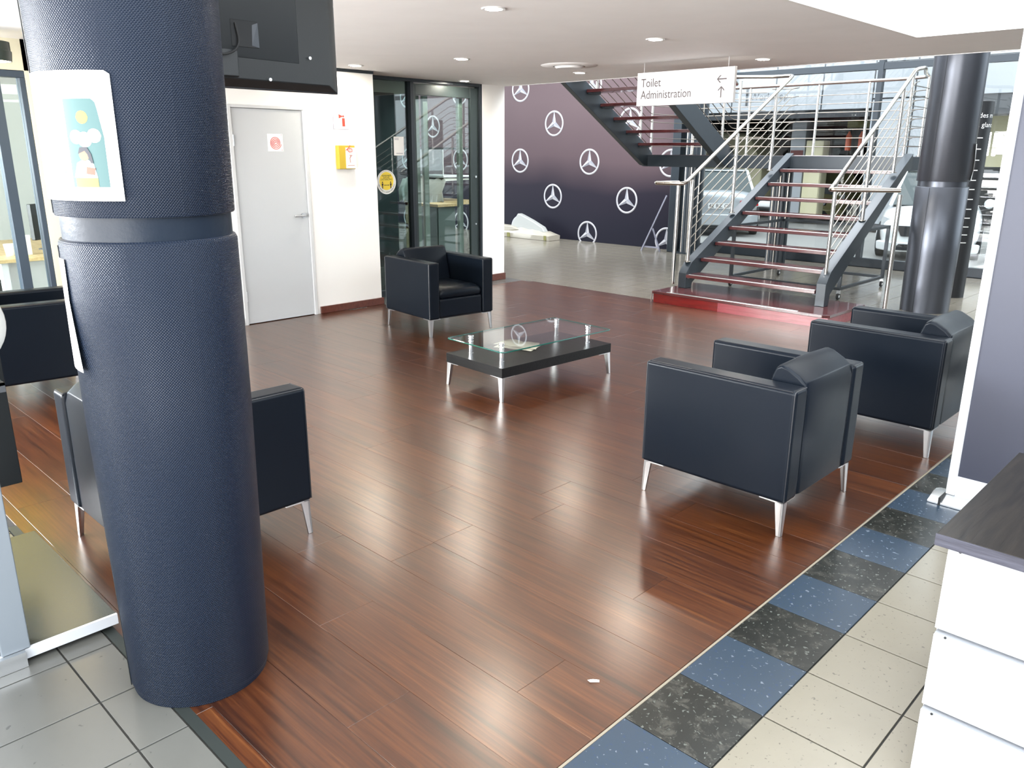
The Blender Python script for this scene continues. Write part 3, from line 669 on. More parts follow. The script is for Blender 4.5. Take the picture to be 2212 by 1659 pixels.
disc('arrow_print', [(-.036, -.033), (-.026, -.024), (-.026, -.030), (.026, -.030), (.026, -.024), (.036, -.033), (.026, -.042), (.026, -.036), (-.026, -.036), (-.026, -.042)][::-1], f, M_INK, s, .002)
ring = 'BE SAFE - STAY HEALTHY'
for i, ch in enumerate(ring):
    if ch == ' ': continue
    a = math.radians(196 + i * 7.1)
    def fr(x, y_, d, a=a):
        rr = .112 + .0; ca, sa = math.cos(a + PI / 2), math.sin(a + PI / 2); px, py = rr * math.cos(a), rr * math.sin(a); px, py = px * 1.06, py * 1.06
        return f(px + x * ca - y_ * sa, py + x * sa + y_ * ca, .002)
    text('lettering', ch, .021, fr, M_INK, s, 'CENTER')

# ------------------------------------------------------------------ armchairs
def make_leg(sx, sy_):
    # outer corner at (sx*.365, sy*.35), blade tapering down, with two bracket plates
    b = B(); X, Y = sx * .368, sy_ * .352
    def q(x, y_, z): return (X - sx * x, Y - sy_ * y_, z)
    top = [q(0, 0, .158), q(.040, 0, .158), q(.040, .012, .158), q(.0, .012, .158)]
    lo = [q(-.004, -.004, 0), q(.018, -.004, 0), q(.018, .006, 0), q(-.004, .006, 0)]
    top2 = [q(0, 0, .158), q(.012, 0, .158), q(.012, .040, .158), q(0, .040, .158)]
    lo2 = [q(-.004, -.004, 0), q(.006, -.004, 0), q(.006, .018, 0), q(-.004, .018, 0)]
    for A, D in ((lo, top), (lo2, top2)): b.hexa(A, D)
    for A in ([q(0, 0, .152), q(.115, 0, .155), q(.115, .03, .155), q(0, .03, .152)], [q(0, 0, .152), q(.03, 0, .152), q(.03, .115, .155), q(0, .115, .155)]):
        b.hexa(A, [(x, y_, .161) for x, y_, z in A])
    return b
def make_armchair(loc, rz, label):
    t = thing('armchair', loc, label, 'armchair', rz, group='black leather armchairs')
    aw = .118
    for s_ in (-1, 1):
        ya, yb = sorted((s_ * .365, s_ * (.365 - aw)))
        # slightly puffed arm block
        b = B(); nx, nz = 6, 5
        b.box(-.38, .38, ya, yb, .16, .675)
        arm = mk('armrest', b, M_LEATHER, t, world=False, bevel=.020, seg=4)
        p = B()
        for x in (.372, -.372):
            p.tube(fillet([(x, s_ * .3595, .17), (x, s_ * .3595, .669), (x, s_ * .252, .669)], .015), .0035, 6)
        p.tube([(-.365, s_ * .3595, .669), (.365, s_ * .3595, .669)], .003, 6)
        mk('piping', p, M_PIPE, arm, world=False, smooth=True)
    # back: outer panel and cushion in one soft profile
    prof = [(-.374, .165), (-.376, .40), (-.374, .64), (-.362, .685), (-.33, .712), (-.275, .742), (-.245, .748), (-.222, .735), (-.205, .69), (-.165, .52), (-.13, .38), (-.20, .32), (-.30, .165)]
    b = B(); n = len(prof); ys = [-.243, -.235, -.21, 0, .21, .235, .243]; inset = [.014, .004, 0, 0, 0, .004, .014]
    cx, cz = -.27, .45
    for yy, ins in zip(ys, inset):
        for x, z in prof:
            dx, dz = x - cx, z - cz; l_ = math.hypot(dx, dz); puff = 0
            b.v.append((x - dx / l_ * ins + (.012 if (yy == 0 and x > -.25) else 0), yy, z - dz / l_ * ins))
    for i in range(len(ys) - 1):
        for j in range(n): b.f.append((i * n + j, (i + 1) * n + j, (i + 1) * n + (j + 1) % n, i * n + (j + 1) % n))
    b.f.append(tuple(range(n))); b.f.append(tuple(range((len(ys) - 1) * n, len(ys) * n))[::-1])
    mk('backrest', b, M_LEATHER, t, world=False, smooth=True, angle=.9, bevel=.004, seg=2)
    # crumpled seat cushion
    b = B(); nx, ny = 14, 14; R_ = random.Random(3)
    def top(u, v):
        e = min(1, (1 - abs(2 * u - 1)) * 6, (1 - abs(2 * v - 1)) * 6); e = math.sin(min(1, max(0, e)) * PI / 2)
        w = .004 * math.sin(v * 43 + 3 * math.sin(u * 9)) * (u ** 2) + .005 * math.sin(u * 17 + v * 7) * u
        return .405 + .035 * e + w * e
    for i in range(nx + 1):
        for j in range(ny + 1):
            u, v = i / nx, j / ny; b.v.append((-.19 + .555 * u + (.01 * math.sin(v * PI) if i == nx else 0), -.242 + .484 * v, top(u, v)))
    base = len(b.v)
    for i in range(nx + 1):
        for j in range(ny + 1): u, v = i / nx, j / ny; b.v.append((-.19 + .55 * u, -.24 + .48 * v, .335))
    I = lambda i, j: i * (ny + 1) + j
    for i in range(nx):
        for j in range(ny):
            b.f.append((I(i, j), I(i + 1, j), I(i + 1, j + 1), I(i, j + 1))); b.f.append((base + I(i, j), base + I(i, j + 1), base + I(i + 1, j + 1), base + I(i + 1, j)))
    for i in range(nx): b.f.append((I(i, 0), base + I(i, 0), base + I(i + 1, 0), I(i + 1, 0))); b.f.append((I(i, ny), I(i + 1, ny), base + I(i + 1, ny), base + I(i, ny)))
    for j in range(ny): b.f.append((I(0, j), I(0, j + 1), base + I(0, j + 1), base + I(0, j))); b.f.append((I(nx, j), base + I(nx, j), base + I(nx, j + 1), I(nx, j + 1)))
    mk('seat_cushion', b, M_LEATHER, t, world=False, sub=1)
    mk('front_rail', B().box(-.30, .366, -.242, .242, .165, .338), M_LEATHER, t, world=False, bevel=.018, seg=4)
    mk('underside', B().box(-.36, .35, -.34, .34, .158, .175), M_BLACKP, t, world=False)
    for sx in (-1, 1):
        for s_ in (-1, 1): mk('leg', make_leg(sx, s_), M_ALU, t, world=False, bevel=.0015)
    return t
ch = make_armchair((-1.755, 3.486, 0), PI, 'black leather armchair nearest the chequered tile border, front right')
dup(ch, (-1.615, 4.965, 0), PI, 'black leather armchair in front of the stair platform and graphite pillar, partly behind the board')
dup(ch, (-5.82, 4.975, 0), math.radians(-6), 'black leather armchair facing the room in front of the dark office glass')
dup(ch, (-3.245, 1.335, 0), PI / 2, 'black leather armchair seen from behind, half hidden by the near blue pillar')
dup(ch, (-6.12, 1.50, 0), math.radians(84), 'black leather armchair at the far left edge beside the office glazing')

# ------------------------------------------------------------------ coffee table
ct = thing('coffee_table', (-3.922, 4.236, 0), 'low coffee table with clear glass top over a black wooden slab', 'table', math.radians(-3))
mk('slab', B().box(-.30, .30, -.56, .56, .168, .236), M_BLACKW, ct, world=False, bevel=.002)
b = B(); rp = rrect(-.302, .302, -.553, .553, .032, 6); b.prism(rp, lambda a, b_, c: (a, b_, c), .010)
b.v = [(x, y_, z + .338) for x, y_, z in b.v]; gt = mk('glass_top', b, M_GLASST, ct, world=False)
b = B(); b.tube([(x, y_, .343) for x, y_ in rp], .0046, 8, closed=True); mk('glass_edge', b, M_GEDGE, gt, world=False, smooth=True, label='teal polished edge of the glass')
for x in (-.165, .165):
    for y_ in (-.44, .44):
        pst = mk('support_post', B().lathe([(.0001, .236), (.019, .236), (.019, .242), (.0165, .244), (.0165, .330), (.021, .332), (.021, .3375), (.0001, .3375)], (x, y_, 0), 20), M_CHROME, ct, world=False, smooth=True)
        mk('cap', B().lathe([(.0001, .3485), (.021, .3485), (.021, .352), (.016, .354), (.016, .360), (.021, .362), (.021, .369), (.018, .372), (.0001, .372)], (x, y_, 0), 20), M_CHROME, pst, world=False, smooth=True)
for sx in (-1, 1):
    for s_ in (-1, 1):
        q = lambda x, y_, z: (sx * (.296 - x), s_ * (.556 - y_), z)
        b = B(); b.hexa([q(-.006, -.006, 0), q(.016, -.006, 0), q(.016, .010, 0), q(-.006, .010, 0)], [q(0, 0, .168), q(.042, 0, .168), q(.042, .030, .168), q(0, .030, .168)])
        b.hexa([q(0, 0, .160), q(.12, 0, .163), q(.12, .03, .163), q(0, .03, .160)], [q(0, 0, .1685), q(.12, 0, .1685), q(.12, .03, .1685), q(0, .03, .1685)])
        b.hexa([q(0, 0, .160), q(.03, 0, .160), q(.03, .12, .163), q(0, .12, .163)], [q(0, 0, .1685), q(.03, 0, .1685), q(.03, .12, .1685), q(0, .12, .1685)])
        mk('leg', b, M_ALU, ct, world=False, bevel=.0015)
nw = thing('newspaper', (-4.02, 4.20, .237), 'folded cream newspaper lying on the black slab under the glass', 'newspaper', .35)
for k_, (dx, a, w_, h_) in enumerate([(0, 0, .15, .105), (.01, .25, .14, .10), (-.012, -.18, .145, .09)]):
    R0 = Matrix.Rotation(a, 4, 'Z'); b = B(); nn = 8
    for i in range(nn + 1):
        x = -w_ + 2 * w_ * i / nn; z = .004 + .006 * k_ + .010 * abs(math.sin(i / nn * PI * 2)) * (1 if k_ == 2 else .3)
        for y_ in (-h_, h_): b.v.append(tuple(R0 @ Vector((x + dx, y_, z))))
    for i in range(nn): b.f.append((2 * i, 2 * i + 2, 2 * i + 3, 2 * i + 1))
    o = mk('page', b, M_PAPERC, nw, world=False, smooth=True); md = o.modifiers.new('t', 'SOLIDIFY'); md.thickness = .003

# ------------------------------------------------------------------ staircase
st = thing('staircase', (-4.2, 8.9, 0), 'open steel staircase with red wooden treads and stainless railings turning at a landing', 'staircase')
XL, XR = -4.975, -3.425
def xr(y_): return XR - .06 * (y_ - 7.95)
RI, GO = .1638, .2956; Y0, Z0 = 7.955, .288
# platform
mk('platform_deck', B().prism([(-5.135, 7.555), (-3.16, 7.555), (-3.10, 7.60), (-3.085, 8.42), (-5.135, 8.42)], lambda a, b_, c: (a, b_, .098 + c), .030), M_TREAD, st, bevel=.004)
mk('riser_board', B().box(-5.12, -4.305, 7.57, 7.592, 0, .098), M_RED, st, label='bright red riser board')
mk('riser_board', B().box(-4.303, -3.13, 7.57, 7.592, 0, .098), M_ROSE, st, label='washed rose riser board with reflected light in its colour')
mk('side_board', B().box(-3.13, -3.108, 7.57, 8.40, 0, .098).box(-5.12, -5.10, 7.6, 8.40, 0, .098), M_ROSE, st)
mk('rear_board', B().box(-5.10, -3.13, 8.38, 8.40, 0, .098), M_TREAD, st)
mk('nosing_strip', B().box(-4.95, -3.42, 7.565, 7.595, .128, .131).box(-5.139, -5.133, 7.55, 7.56, .0, .13), M_ALU, st)
for k in range(9):
    y_ = Y0 + GO * k; z = Z0 + RI * k
    tr_ = mk('tread', B().box(XL + .02, xr(y_) - .005, y_, y_ + .285, z - .036, z), M_TREAD, st, bevel=.004) if k < 8 else mk('tread', B().box(XL + .02, xr(y_) - .005, y_, y_ + .12, z - .036, z), M_TREAD, st, bevel=.004)
    mk('nosing', B().box(XL + .05, xr(y_) - .01, y_ + .008, y_ + .034, z, z + .004), M_ALU, tr_, bevel=.001)
    for q4 in ((XL + .0, XL + .05), (xr(y_) - .04, xr(y_))): mk('support_bracket', B().box(*q4, y_ + .03, y_ + .26, z - .052, z - .036), M_STRING, tr_)
LZ = 1.598; LY0, LY1 = 10.35, 11.62; LX0, LX1 = -7.30, -3.57
sl = RI / GO
def stringer(x0, x1, xe0, xe1, ya, za, yb, zb):
    # box channel: vertical foot, sloping run, level end
    dpt = .17
    prof = [(ya, .128), (ya, za), (ya + .10, za + .115), (yb, zb + .015), (yb, zb - .165), (yb - .12, zb - .165), (ya + .14, za - .06 - .06), (ya + .12, .128)]
    b = B(); n = len(prof)
    def xx(y_, s_): t_ = (y_ - ya) / (yb - ya); return (x0 + (xe0 - x0) * t_) if s_ == 0 else (x1 + (xe1 - x1) * t_)
    b.v = [(xx(p[0], 0), p[0], p[1]) for p in prof] + [(xx(p[0], 1), p[0], p[1]) for p in prof]
    b.f = [tuple(range(n)), tuple(range(n, 2 * n))[::-1]] + [(i, i + n, (i + 1) % n + n, (i + 1) % n) for i in range(n)]
    return b
mk('stringer', stringer(XL - .085, XL + .015, XL - .085, XL + .015, 7.965, .30, 10.38, LZ + .02), M_STRING, st, bevel=.004)
mk('stringer', stringer(XR, XR + .10, XR - .145, XR - .045, 7.965, .36, 10.38, LZ + .02), M_STRING, st, bevel=.004)
mk('landing_deck', B().prism([(LX0, LY0), (LX1, LY0), (LX1, LY1 - .25), (LX1 - .25, LY1), (LX0, LY1)], lambda a, b_, c: (a, b_, LZ - .04 + c), .038), M_TREAD, st, bevel=.003)
beam = []
for (xa, ya), (xb, yb) in (((LX0, LY0), (-6.0, LY0)), ((-6.0, LY0), (-5.05, LY0)), ((-5.05, LY0), (LX1, LY0)), ((LX1, LY0), (LX1, LY1 - .25)), ((LX1 - .25, LY1), (LX0, LY1)), ((LX0, LY1), (LX0, LY0))):
    d_ = Vector((xb - xa, yb - ya, 0)); nrm = Vector((d_.y, -d_.x, 0)).normalized() * .04
    b = B().hexa([(xa, ya, 1.43), (xb, yb, 1.43), (xb + nrm.x, yb + nrm.y, 1.43), (xa + nrm.x, ya + nrm.y, 1.43)], [(xa, ya, LZ - .002), (xb, yb, LZ - .002), (xb + nrm.x, yb + nrm.y, LZ - .002), (xa + nrm.x, ya + nrm.y, LZ - .002)])
    mk('landing_beam', b, M_STRING, st, bevel=.004)
mk('landing_beam', B().tube([(LX1 + .01, LY1 - .25, 1.515), (LX1 - .05, LY1 - .08, 1.515), (LX1 - .25, LY1 + .01, 1.515)], .08, 8), M_STRING, st, smooth=True)
for x_ in (-5.60, -4.55): mk('landing_beam', B().box(x_ - .03, x_ + .03, LY0, LY1, 1.45, 1.55), M_STRING, st)
# upper flight back towards the ceiling edge
UX0, UX1 = -7.22, -5.95
for k in range(1, 7):
    y_ = 10.35 - .305 * (k - 1); z = LZ + .168 * k
    if k == 1: y_ = 10.35 + .0
    tr_ = mk('tread', B().box(UX0 + .01, UX1 - .01, y_ - .305 - .0, y_ - .02, z - .04, z), M_TREAD, st, bevel=.004)
    for q4 in ((UX0, UX0 + .06), (UX1 - .06, UX1)): mk('support_bracket', B().box(*q4, y_ - .27, y_ - .06, z - .06, z - .04), M_STRING, tr_)
mk('tread', B().box(UX0 + .01, UX1 - .01, 10.33, 10.36, LZ - .04, LZ + .001), M_TREAD, st)
for xa, xb in ((UX0 - .07, UX0 + .01), (UX1 - .01, UX1 + .09)):
    s2 = .168 / .305
    pr = [(10.42, 1.43), (10.42, LZ + .02), (10.30, LZ + .12), (7.65, LZ + .12 + 2.65 * s2), (7.65, LZ - .15 + 2.65 * s2), (10.22, 1.45)]
    b = B(); n = len(pr); b.v = [(xa, p[0], p[1]) for p in pr] + [(xb, p[0], p[1]) for p in pr]
    b.f = [tuple(range(n))[::-1], tuple(range(n, 2 * n))] + [(i, (i + 1) % n, (i + 1) % n + n, i + n) for i in range(n)]
    mk('stringer', b, M_STRING, st, bevel=.004)
# railings of the lower flight
def post(x, y_, z0, z1, r=.020, par=None):
    o = mk('rail_post', B().cyl((x, y_, z0), (x, y_, z1), r, n=14), M_POSTS, st, smooth=True)
    mk('base_collar', B().lathe([(r + .018, z0), (r + .018, z0 + .006), (r + .004, z0 + .012), (r, z0 + .012)], (x, y_, 0), 18), M_STEEL, o, smooth=True)
    return o
def hz_(y_): return 1.30 + sl * (y_ - 7.95)
for side, xf in (('L', lambda y_: XL - .035), ('R', lambda y_: XR + .05 - .06 * (y_ - 7.95))):
    ys = [8.06, 8.98, 9.86]
    for y_ in ys: post(xf(y_), y_, hz_(y_) - .94, hz_(y_) - .02)
    for j in range(7):
        off_ = .80 - j * .105; ya, yb = 8.06, 10.26
        pts = [(xf(ya), ya, hz_(ya) - .94 + off_ - .02), (xf(yb), yb, hz_(yb) - .94 + off_ - .02), (xf(yb) + (.05 if side == 'L' else -.0), yb + .12, hz_(yb) - .94 + off_ + .0)]
        if side == 'L': pts += [(XL - .12, yb + .26, hz_(yb) - .94 + off_), (XL - .40, yb + .18, hz_(yb) - .94 + off_)]
        mk('rail_rod', B().tube(fillet(pts, .05, 3), .0055, 6), M_ROD, st, smooth=True)
yt = 10.22
hL = [(XL - .28, 8.155, .13), (XL - .28, 8.155, 1.30), (XL - .42, 7.86, 1.30), (XL - .035, 7.90, 1.30), (XL - .035, yt, hz_(yt)), (XL - .10, yt + .15, hz_(yt) + .03), (XL - .34, yt + .16, hz_(yt) + .03), (XL - .95, 10.2, hz_(yt) + .05)]
mk('handrail', B().tube(fillet(hL[1:], .06), .0225, 12), M_STEEL, st, smooth=True)
mk('rail_post', B().cyl(hL[0], hL[1], .0225, n=14), M_POSTS, st, smooth=True)
xR = lambda y_: XR + .05 - .06 * (y_ - 7.95)
hR = [(-2.775, 8.10, 0.0), (-2.775, 8.10, 1.30), (xR(7.88) + .02, 7.865, 1.295), (xR(7.95), 7.95, 1.30), (xR(yt), yt, hz_(yt)), (xR(yt) + .03, yt + .2, hz_(yt) + .03), (-3.63, 10.9, 2.57), (-3.75, 11.4, 2.57), (-4.1, 11.58, 2.57), (-7.26, 11.58, 2.57)]
mk('handrail', B().tube(fillet(hR[1:], .07), .0225, 12), M_STEEL, st, smooth=True)
mk('rail_post', B().cyl(hR[0], (-2.775, 8.10, 1.26), .0225, n=14), M_POSTS, st, smooth=True)
# landing railing
for x, y_ in ((-3.62, 10.48), (-3.68, 11.2), (-4.55, 11.58), (-5.25, 11.58), (-6.3, 11.58), (-7.26, 11.58), (-5.80, 10.38), (-7.26, 10.45)): post(x, y_, LZ, 2.56, .018)
for j in range(7):
    z = 1.72 + j * .115
    mk('rail_rod', B().tube(fillet([(-3.55, 10.30, z + .0), (-3.62, 10.50, z), (-3.66, 11.35, z), (-4.05, 11.58, z), (-7.26, 11.58, z), (-7.26, 10.45, z)], .1, 4), .0055, 6), M_ROD, st, smooth=True)
for x in (UX0 - .03, UX1 + .05):
    s2 = .168 / .305
    for y_ in (10.15, 9.1, 8.1): post(x, y_, LZ + .12 + (10.30 - y_) * s2, LZ + 1.0 + (10.30 - y_) * s2, .018)
    mk('handrail', B().tube([(x, 10.45, LZ + .93), (x, 10.25, LZ + 1.03), (x, 7.7, LZ + 1.0 + 2.6 * s2)], .0225, 12), M_STEEL, st, smooth=True)
    for j in range(7):
        z = 1.72 + j * .115; mk('rail_rod', B().tube(fillet([(x + (.4 if x > -6.5 else 0), 10.55, z), (x, 10.40, z), (x, 7.7, z + 2.7 * s2)], .06, 3), .0055, 6), M_ROD, st, smooth=True)
# fluted columns
def fluted(x, y_, lab, h, r=.12):
    t = thing('fluted_column', (x, y_, 0), lab, 'column')
    b = B(); n = 72
    ring_ = [(r * (1 + .16 * abs(math.cos(3.5 * a))) * math.cos(a), r * (1 + .16 * abs(math.cos(3.5 * a))) * math.sin(a)) for a in [2 * PI * i / n for i in range(n)]]
    for z in (.02, h):
        b.v += [(x + p[0], y_ + p[1], z) for p in ring_]
    for i in range(n): b.f.append((i, (i + 1) % n, (i + 1) % n + n, i + n))
    mk('shaft', b, M_STRING, t, smooth=True, angle=1.2)
    for k in range(7):
        a = 2 * PI * (k + .5) / 7; rr = r * 1.02; mk('bright_fillet', B().cyl((x + rr * math.cos(a), y_ + rr * math.sin(a), .02), (x + rr * math.cos(a), y_ + rr * math.sin(a), h), .011, n=8), M_STEEL, t, smooth=True)
    mk('base_plate', B().box(x - r - .06, x + r + .06, y_ - r - .06, y_ + r + .06, 0, .02), M_STRING, t)
    for sx in (-1, 1): mk('bolt', B().cyl((x + sx * (r + .04), y_ - r - .04, .02), (x + sx * (r + .04), y_ - r - .04, .06), .012, n=8), M_STRING, t)
    return t
fluted(-5.60, 11.45, 'dark fluted steel column under the stair landing, seen between the treads', 1.45, .13)
fluted(-7.35, 11.86, 'dark fluted steel column beside the end of the purple wall', 5.4, .15)
tag(mk('square_column', B().box(-7.72, -7.56, 11.72, 11.86, 0, 5.4), M_STRING, bevel=.01), 'plain dark square steel column against the end of the purple wall', 'column')

# trolley under the stairs
tc_ = thing('steel_trolley', (-4.4, 9.85, 0), 'black steel frame trolley on castors standing under the stairs', 'trolley')
cx0, cx1, cy0, cy1 = -5.09, -3.70, 9.23, 10.55
for z in (.11, .74):
    for a, b_ in (((cx0, cy0), (cx1, cy0)), ((cx1, cy0), (cx1, cy1)), ((cx1, cy1), (cx0, cy1)), ((cx0, cy1), (cx0, cy0))):
        mk('frame_bar', B().box(min(a[0], b_[0]) - .016, max(a[0], b_[0]) + .016, min(a[1], b_[1]) - .016, max(a[1], b_[1]) + .016, z, z + .032), M_DARKAL, tc_)
for x, y_ in ((cx0, cy0), (cx1, cy0), (cx1, cy1), (cx0, cy1)):
    mk('upright', B().box(x - .018, x + .018, y_ - .018, y_ + .018, .11, .77), M_DARKAL, tc_)
    c = mk('caster', B().lathe([(.0001, -.012), (.036, -.012), (.038, 0), (.036, .012), (.0001, .012)], (x, y_, .038), 18, 'x'), M_RUBBER, tc_, smooth=True)
    mk('wheel_hub', B().lathe([(.0001, -.014), (.016, -.014), (.016, .014), (.0001, .014)], (x, y_, .038), 12, 'x'), M_PLASTW, c)
    mk('fork', B().box(x - .02, x + .02, y_ - .01, y_ + .01, .07, .11), M_ALU, c)
# wrapped bundle by the purple wall and leaning stand
bd = thing('wrapped_bundle', (-10.9, 11.62, 0), 'long pale boards wrapped in cream plastic lying on the floor by the purple wall', 'package')
b = B(); n = 26; R_ = random.Random(9)
for i in range(n + 1):
    x = -12.3 + 2.1 * i / n; e = 1 if 0 < i < n else .75
    h = .10 + .07 * max(0, math.sin((i - 6) / 20 * PI)) + R_.uniform(-.008, .012)
    for yy, zz in ((11.48, .004), (11.47, .09), (11.55, h * e + .02), (11.70, h * 1.1 * e + .02), (11.80, .09), (11.80, .004)): b.v.append((x, yy + R_.uniform(-.006, .006), zz))
for i in range(n):
    for j in range(5): q = i * 6 + j; b.f.append((q, q + 6, q + 7, q + 1))
b.f.append(tuple(range(6))); b.f.append(tuple(range(n * 6, n * 6 + 6))[::-1])
mk('wrapped_boards', b, M_WRAP, bd, smooth=True, angle=.8)
b = B(); pts = [(-11.35, .15), (-11.10, .47), (-11.02, .45), (-10.75, .36), (-10.45, .24), (-10.38, .15), (-10.55, .12), (-10.9, .16)]
b.prism(pts, lambda a, b_, c: (a, 11.56 + c, b_), .12); mk('plastic_flap', b, mat('white_plastic_sheet', (.36, .37, .35), .25, bump=.4, bscale=9), bd, bevel=.02, seg=2)
b = B(); pts = [(-11.9, .12), (-11.82, .25), (-11.55, .23), (-11.2, .22), (-11.0, .16), (-11.4, .10)]
b.prism(pts, lambda a, b_, c: (a, 11.50 + c, b_), .18); mk('plastic_flap', b, M_WRAP, bd, bevel=.02, seg=2)
mk('tape_band', B().box(-11.30, -11.22, 11.465, 11.474, .01, .095).box(-10.32, -10.26, 11.465, 11.474, .01, .095), M_YELPALE, bd)
es = thing('leaning_stand', (-7.9, 11.7, 0), 'grey steel A-frame stand leaning at the right end of the purple wall', 'stand')
mk('leg', B().box(-.012, .012, -.008, .008, 0, 1.05, Matrix.Translation((-8.12, 11.55, 0)) @ Matrix.Rotation(math.radians(26), 4, 'Y')), M_SHADEP, es)
mk('leg', B().box(-.012, .012, -.008, .008, 0, .42, Matrix.Translation((-7.78, 11.62, 0)) @ Matrix.Rotation(math.radians(-24), 4, 'Y')), M_SHADEP, es)
mk('crossbar', B().box(-8.08, -7.76, 11.56, 11.575, .06, .085), M_SHADEP, es)

# ------------------------------------------------------------------ things behind the office glass
t = thing('cloth_covered_counter', (-10.2, 8.9, 0), 'counter draped with crumpled plastic sheet behind the office door', 'counter')
mk('top', B().box(-10.9, -9.9, 8.6, 9.3, .80, .86), M_LWOOD, t); mk('front_panel', B().box(-10.9, -9.92, 8.62, 8.66, .12, .80), M_CREAMY, t)
b = B(); R_ = random.Random(4); nn = 20
for i in range(nn + 1):
    x = -10.95 + 1.1 * i / nn
    for yy, zz in ((9.3, 1.20), (8.62, 1.20 + R_.uniform(-.02, .03)), (8.55 + R_.uniform(-.03, .03), 1.02), (8.54 + R_.uniform(-.03, .03), .84 + R_.uniform(-.04, .03))): b.v.append((x, yy, zz))
for i in range(nn):
    for j in range(3): q = i * 4 + j; b.f.append((q, q + 1, q + 5, q + 4))
mk('plastic_sheet', b, mat('dusty_plastic_sheet', (.55, .54, .47), .35, bump=.4, bscale=12), t, smooth=True)
for x in (-10.75, -10.3): 
    mk('leg', B().box(x, x + .07, 8.5, 8.58, .0, .82), M_LWOOD, t)
mk('rail', B().box(-10.75, -10.23, 8.5, 8.56, .40, .48).box(-10.75, -10.23, 8.5, 8.56, .76, .82), M_LWOOD, t)
t = thing('grey_cabinet', (-9.9, 8.2, 0), 'small grey green cabinet behind the office glass door', 'cabinet')
mk('body', B().box(-9.85, -9.45, 8.1, 8.45, .05, .82), M_GREYC, t, bevel=.01); mk('top', B().box(-9.89, -9.42, 8.07, 8.46, .82, .86), M_LWOOD, t)
mk('door', B().box(-9.83, -9.47, 8.085, 8.1, .08, .8), M_GREYC, t)
t = thing('display_case', (-10.3, 8.95, 1.245), 'glass display case with a dark rim standing on the covered counter', 'display case')
mk('rim', B().box(-10.72, -9.9, 8.6, 9.2, 1.66, 1.69), M_BLACKP, t); mk('base', B().box(-10.75, -9.88, 8.6, 9.2, 1.237, 1.26), M_PLASTW, t)
for x in (-10.72, -10.31, -9.91): mk('corner_post', B().box(x, x + .014, 8.6, 8.614, 1.23, 1.66), M_PLASTW, t)
mk('glass_pane', B().box(-10.72, -9.9, 8.600, 8.604, 1.23, 1.66), M_CLEAR, t)
# far left office
t = thing('office_desk', (-8.4, 2.2, 0), 'pale wooden office desk behind the left glazing', 'desk')
mk('desktop', B().box(-9.5, -7.75, 1.75, 2.8, .71, .74), M_LWOOD, t, bevel=.003); mk('leg', B().box(-7.95, -7.85, 1.85, 1.9, 0, .71), M_LACQ, t); mk('leg', B().box(-7.95, -7.85, 2.6, 2.65, 0, .71), M_LACQ, t)
mk('modesty_panel', B().box(-8.0, -7.97, 1.9, 2.7, .3, .7), M_LACQ, t)
mn = thing('computer_monitor', (-8.3, 2.42, .74), 'black computer monitor turned away on the office desk', 'monitor')
Mx = Matrix.Translation((-8.35, 2.42, .74)) @ Matrix.Rotation(math.radians(35), 4, 'Z')
mk('housing', B().box(-.02, .02, -.24, .24, .10, .42, Mx), M_BLACKP, mn, bevel=.006); mk('stand', B().box(-.02, .02, -.03, .03, 0, .12, Mx).box(-.08, .08, -.1, .1, 0, .01, Mx), M_BLACKP, mn)
for k_, (x, y_, w_, h_, lab) in enumerate([(-8.0, 2.10, .07, .17, 'white upright card holder on the office desk beside the monitor'), (-8.05, 1.98, .09, .10, 'white paper cup shaped holder on the office desk')]):
    tag(mk('card_holder' if k_ == 0 else 'paper_cup', B().lathe([(.0001, .74), (w_ * .35, .74), (w_ * .5, .74 + h_), (.0001, .74 + h_)], (x, y_, 0), 16) if k_ else B().box(x - .02, x, y_ - .04, y_ + .04, .74, .74 + h_), M_PAPER, smooth=bool(k_)), lab, 'stationery')
tag(mk('waste_bin', B().lathe([(.0001, 0), (.13, 0), (.16, .36), (.15, .36), (.125, .02)], (-7.6, 2.02, 0), 24), M_GREYC, smooth=True), 'dark waste bin under the office desk at the far left', 'bin')
pl = thing('pendant_lamp', (-6.6, 1.66, 2.20), 'dark drum pendant lamp glowing warm at the upper left edge', 'lamp')
mk('hanging_rod', B().cyl((-6.6, 1.66, 2.33), (-6.6, 1.66, CEIL), .012), M_DARKAL, pl)
mk('shade', B().lathe([(.165, 2.205), (.172, 2.27), (.166, 2.275), (.166, 2.33), (.0001, 2.33)], (-6.6, 1.66, 0), 32), mat('dark_green_enamel', (.03, .045, .035), .3), pl, smooth=True)
mk('diffuser', B().lathe([(.0001, 2.20), (.16, 2.208)], (-6.6, 1.66, 0), 32), M_WARM, pl)

# ------------------------------------------------------------------ display stand at the lower left edge
ds = thing('display_stand', (-3.2, .45, 0), 'white display stand with flat metal base plate at the lower left edge', 'display stand')
mk('base_plate', B().box(-3.66, -2.745, -.3, .815, .028, .055), mat('satin_grey_green_metal', (.075, .08, .068), .26, .5), ds, bevel=.003)
mk('base_edge', B().box(-2.745, -2.735, -.3, .815, .018, .056), M_LACQ, ds)
for q4 in ((-2.76, -2.715, .42, .52, .001, .055), (-3.6, -3.5, .6, .7, 0, .028), (-3.6, -3.5, -.2, -.1, 0, .028)): mk('foot', B().box(*q4), M_ALU, ds)
mk('upright_frame', B().box(-2.80, -2.735, .455, .54, .05, 1.28).box(-2.80, -2.735, -.3, -.22, .05, 1.28).box(-2.80, -2.735, -.22, .455, 1.2, 1.28), mat('pale_blue_grey_lacquer', (.20, .225, .25), .3), ds, bevel=.004)
mk('inner_panel', B().box(-2.79, -2.77, -.22, .455, .06, 1.2), M_LACQ, ds)
mk('black_panel', B().box(-3.56, -3.53, .2, .775, .33, 1.05), M_BLACKP, ds, bevel=.003)
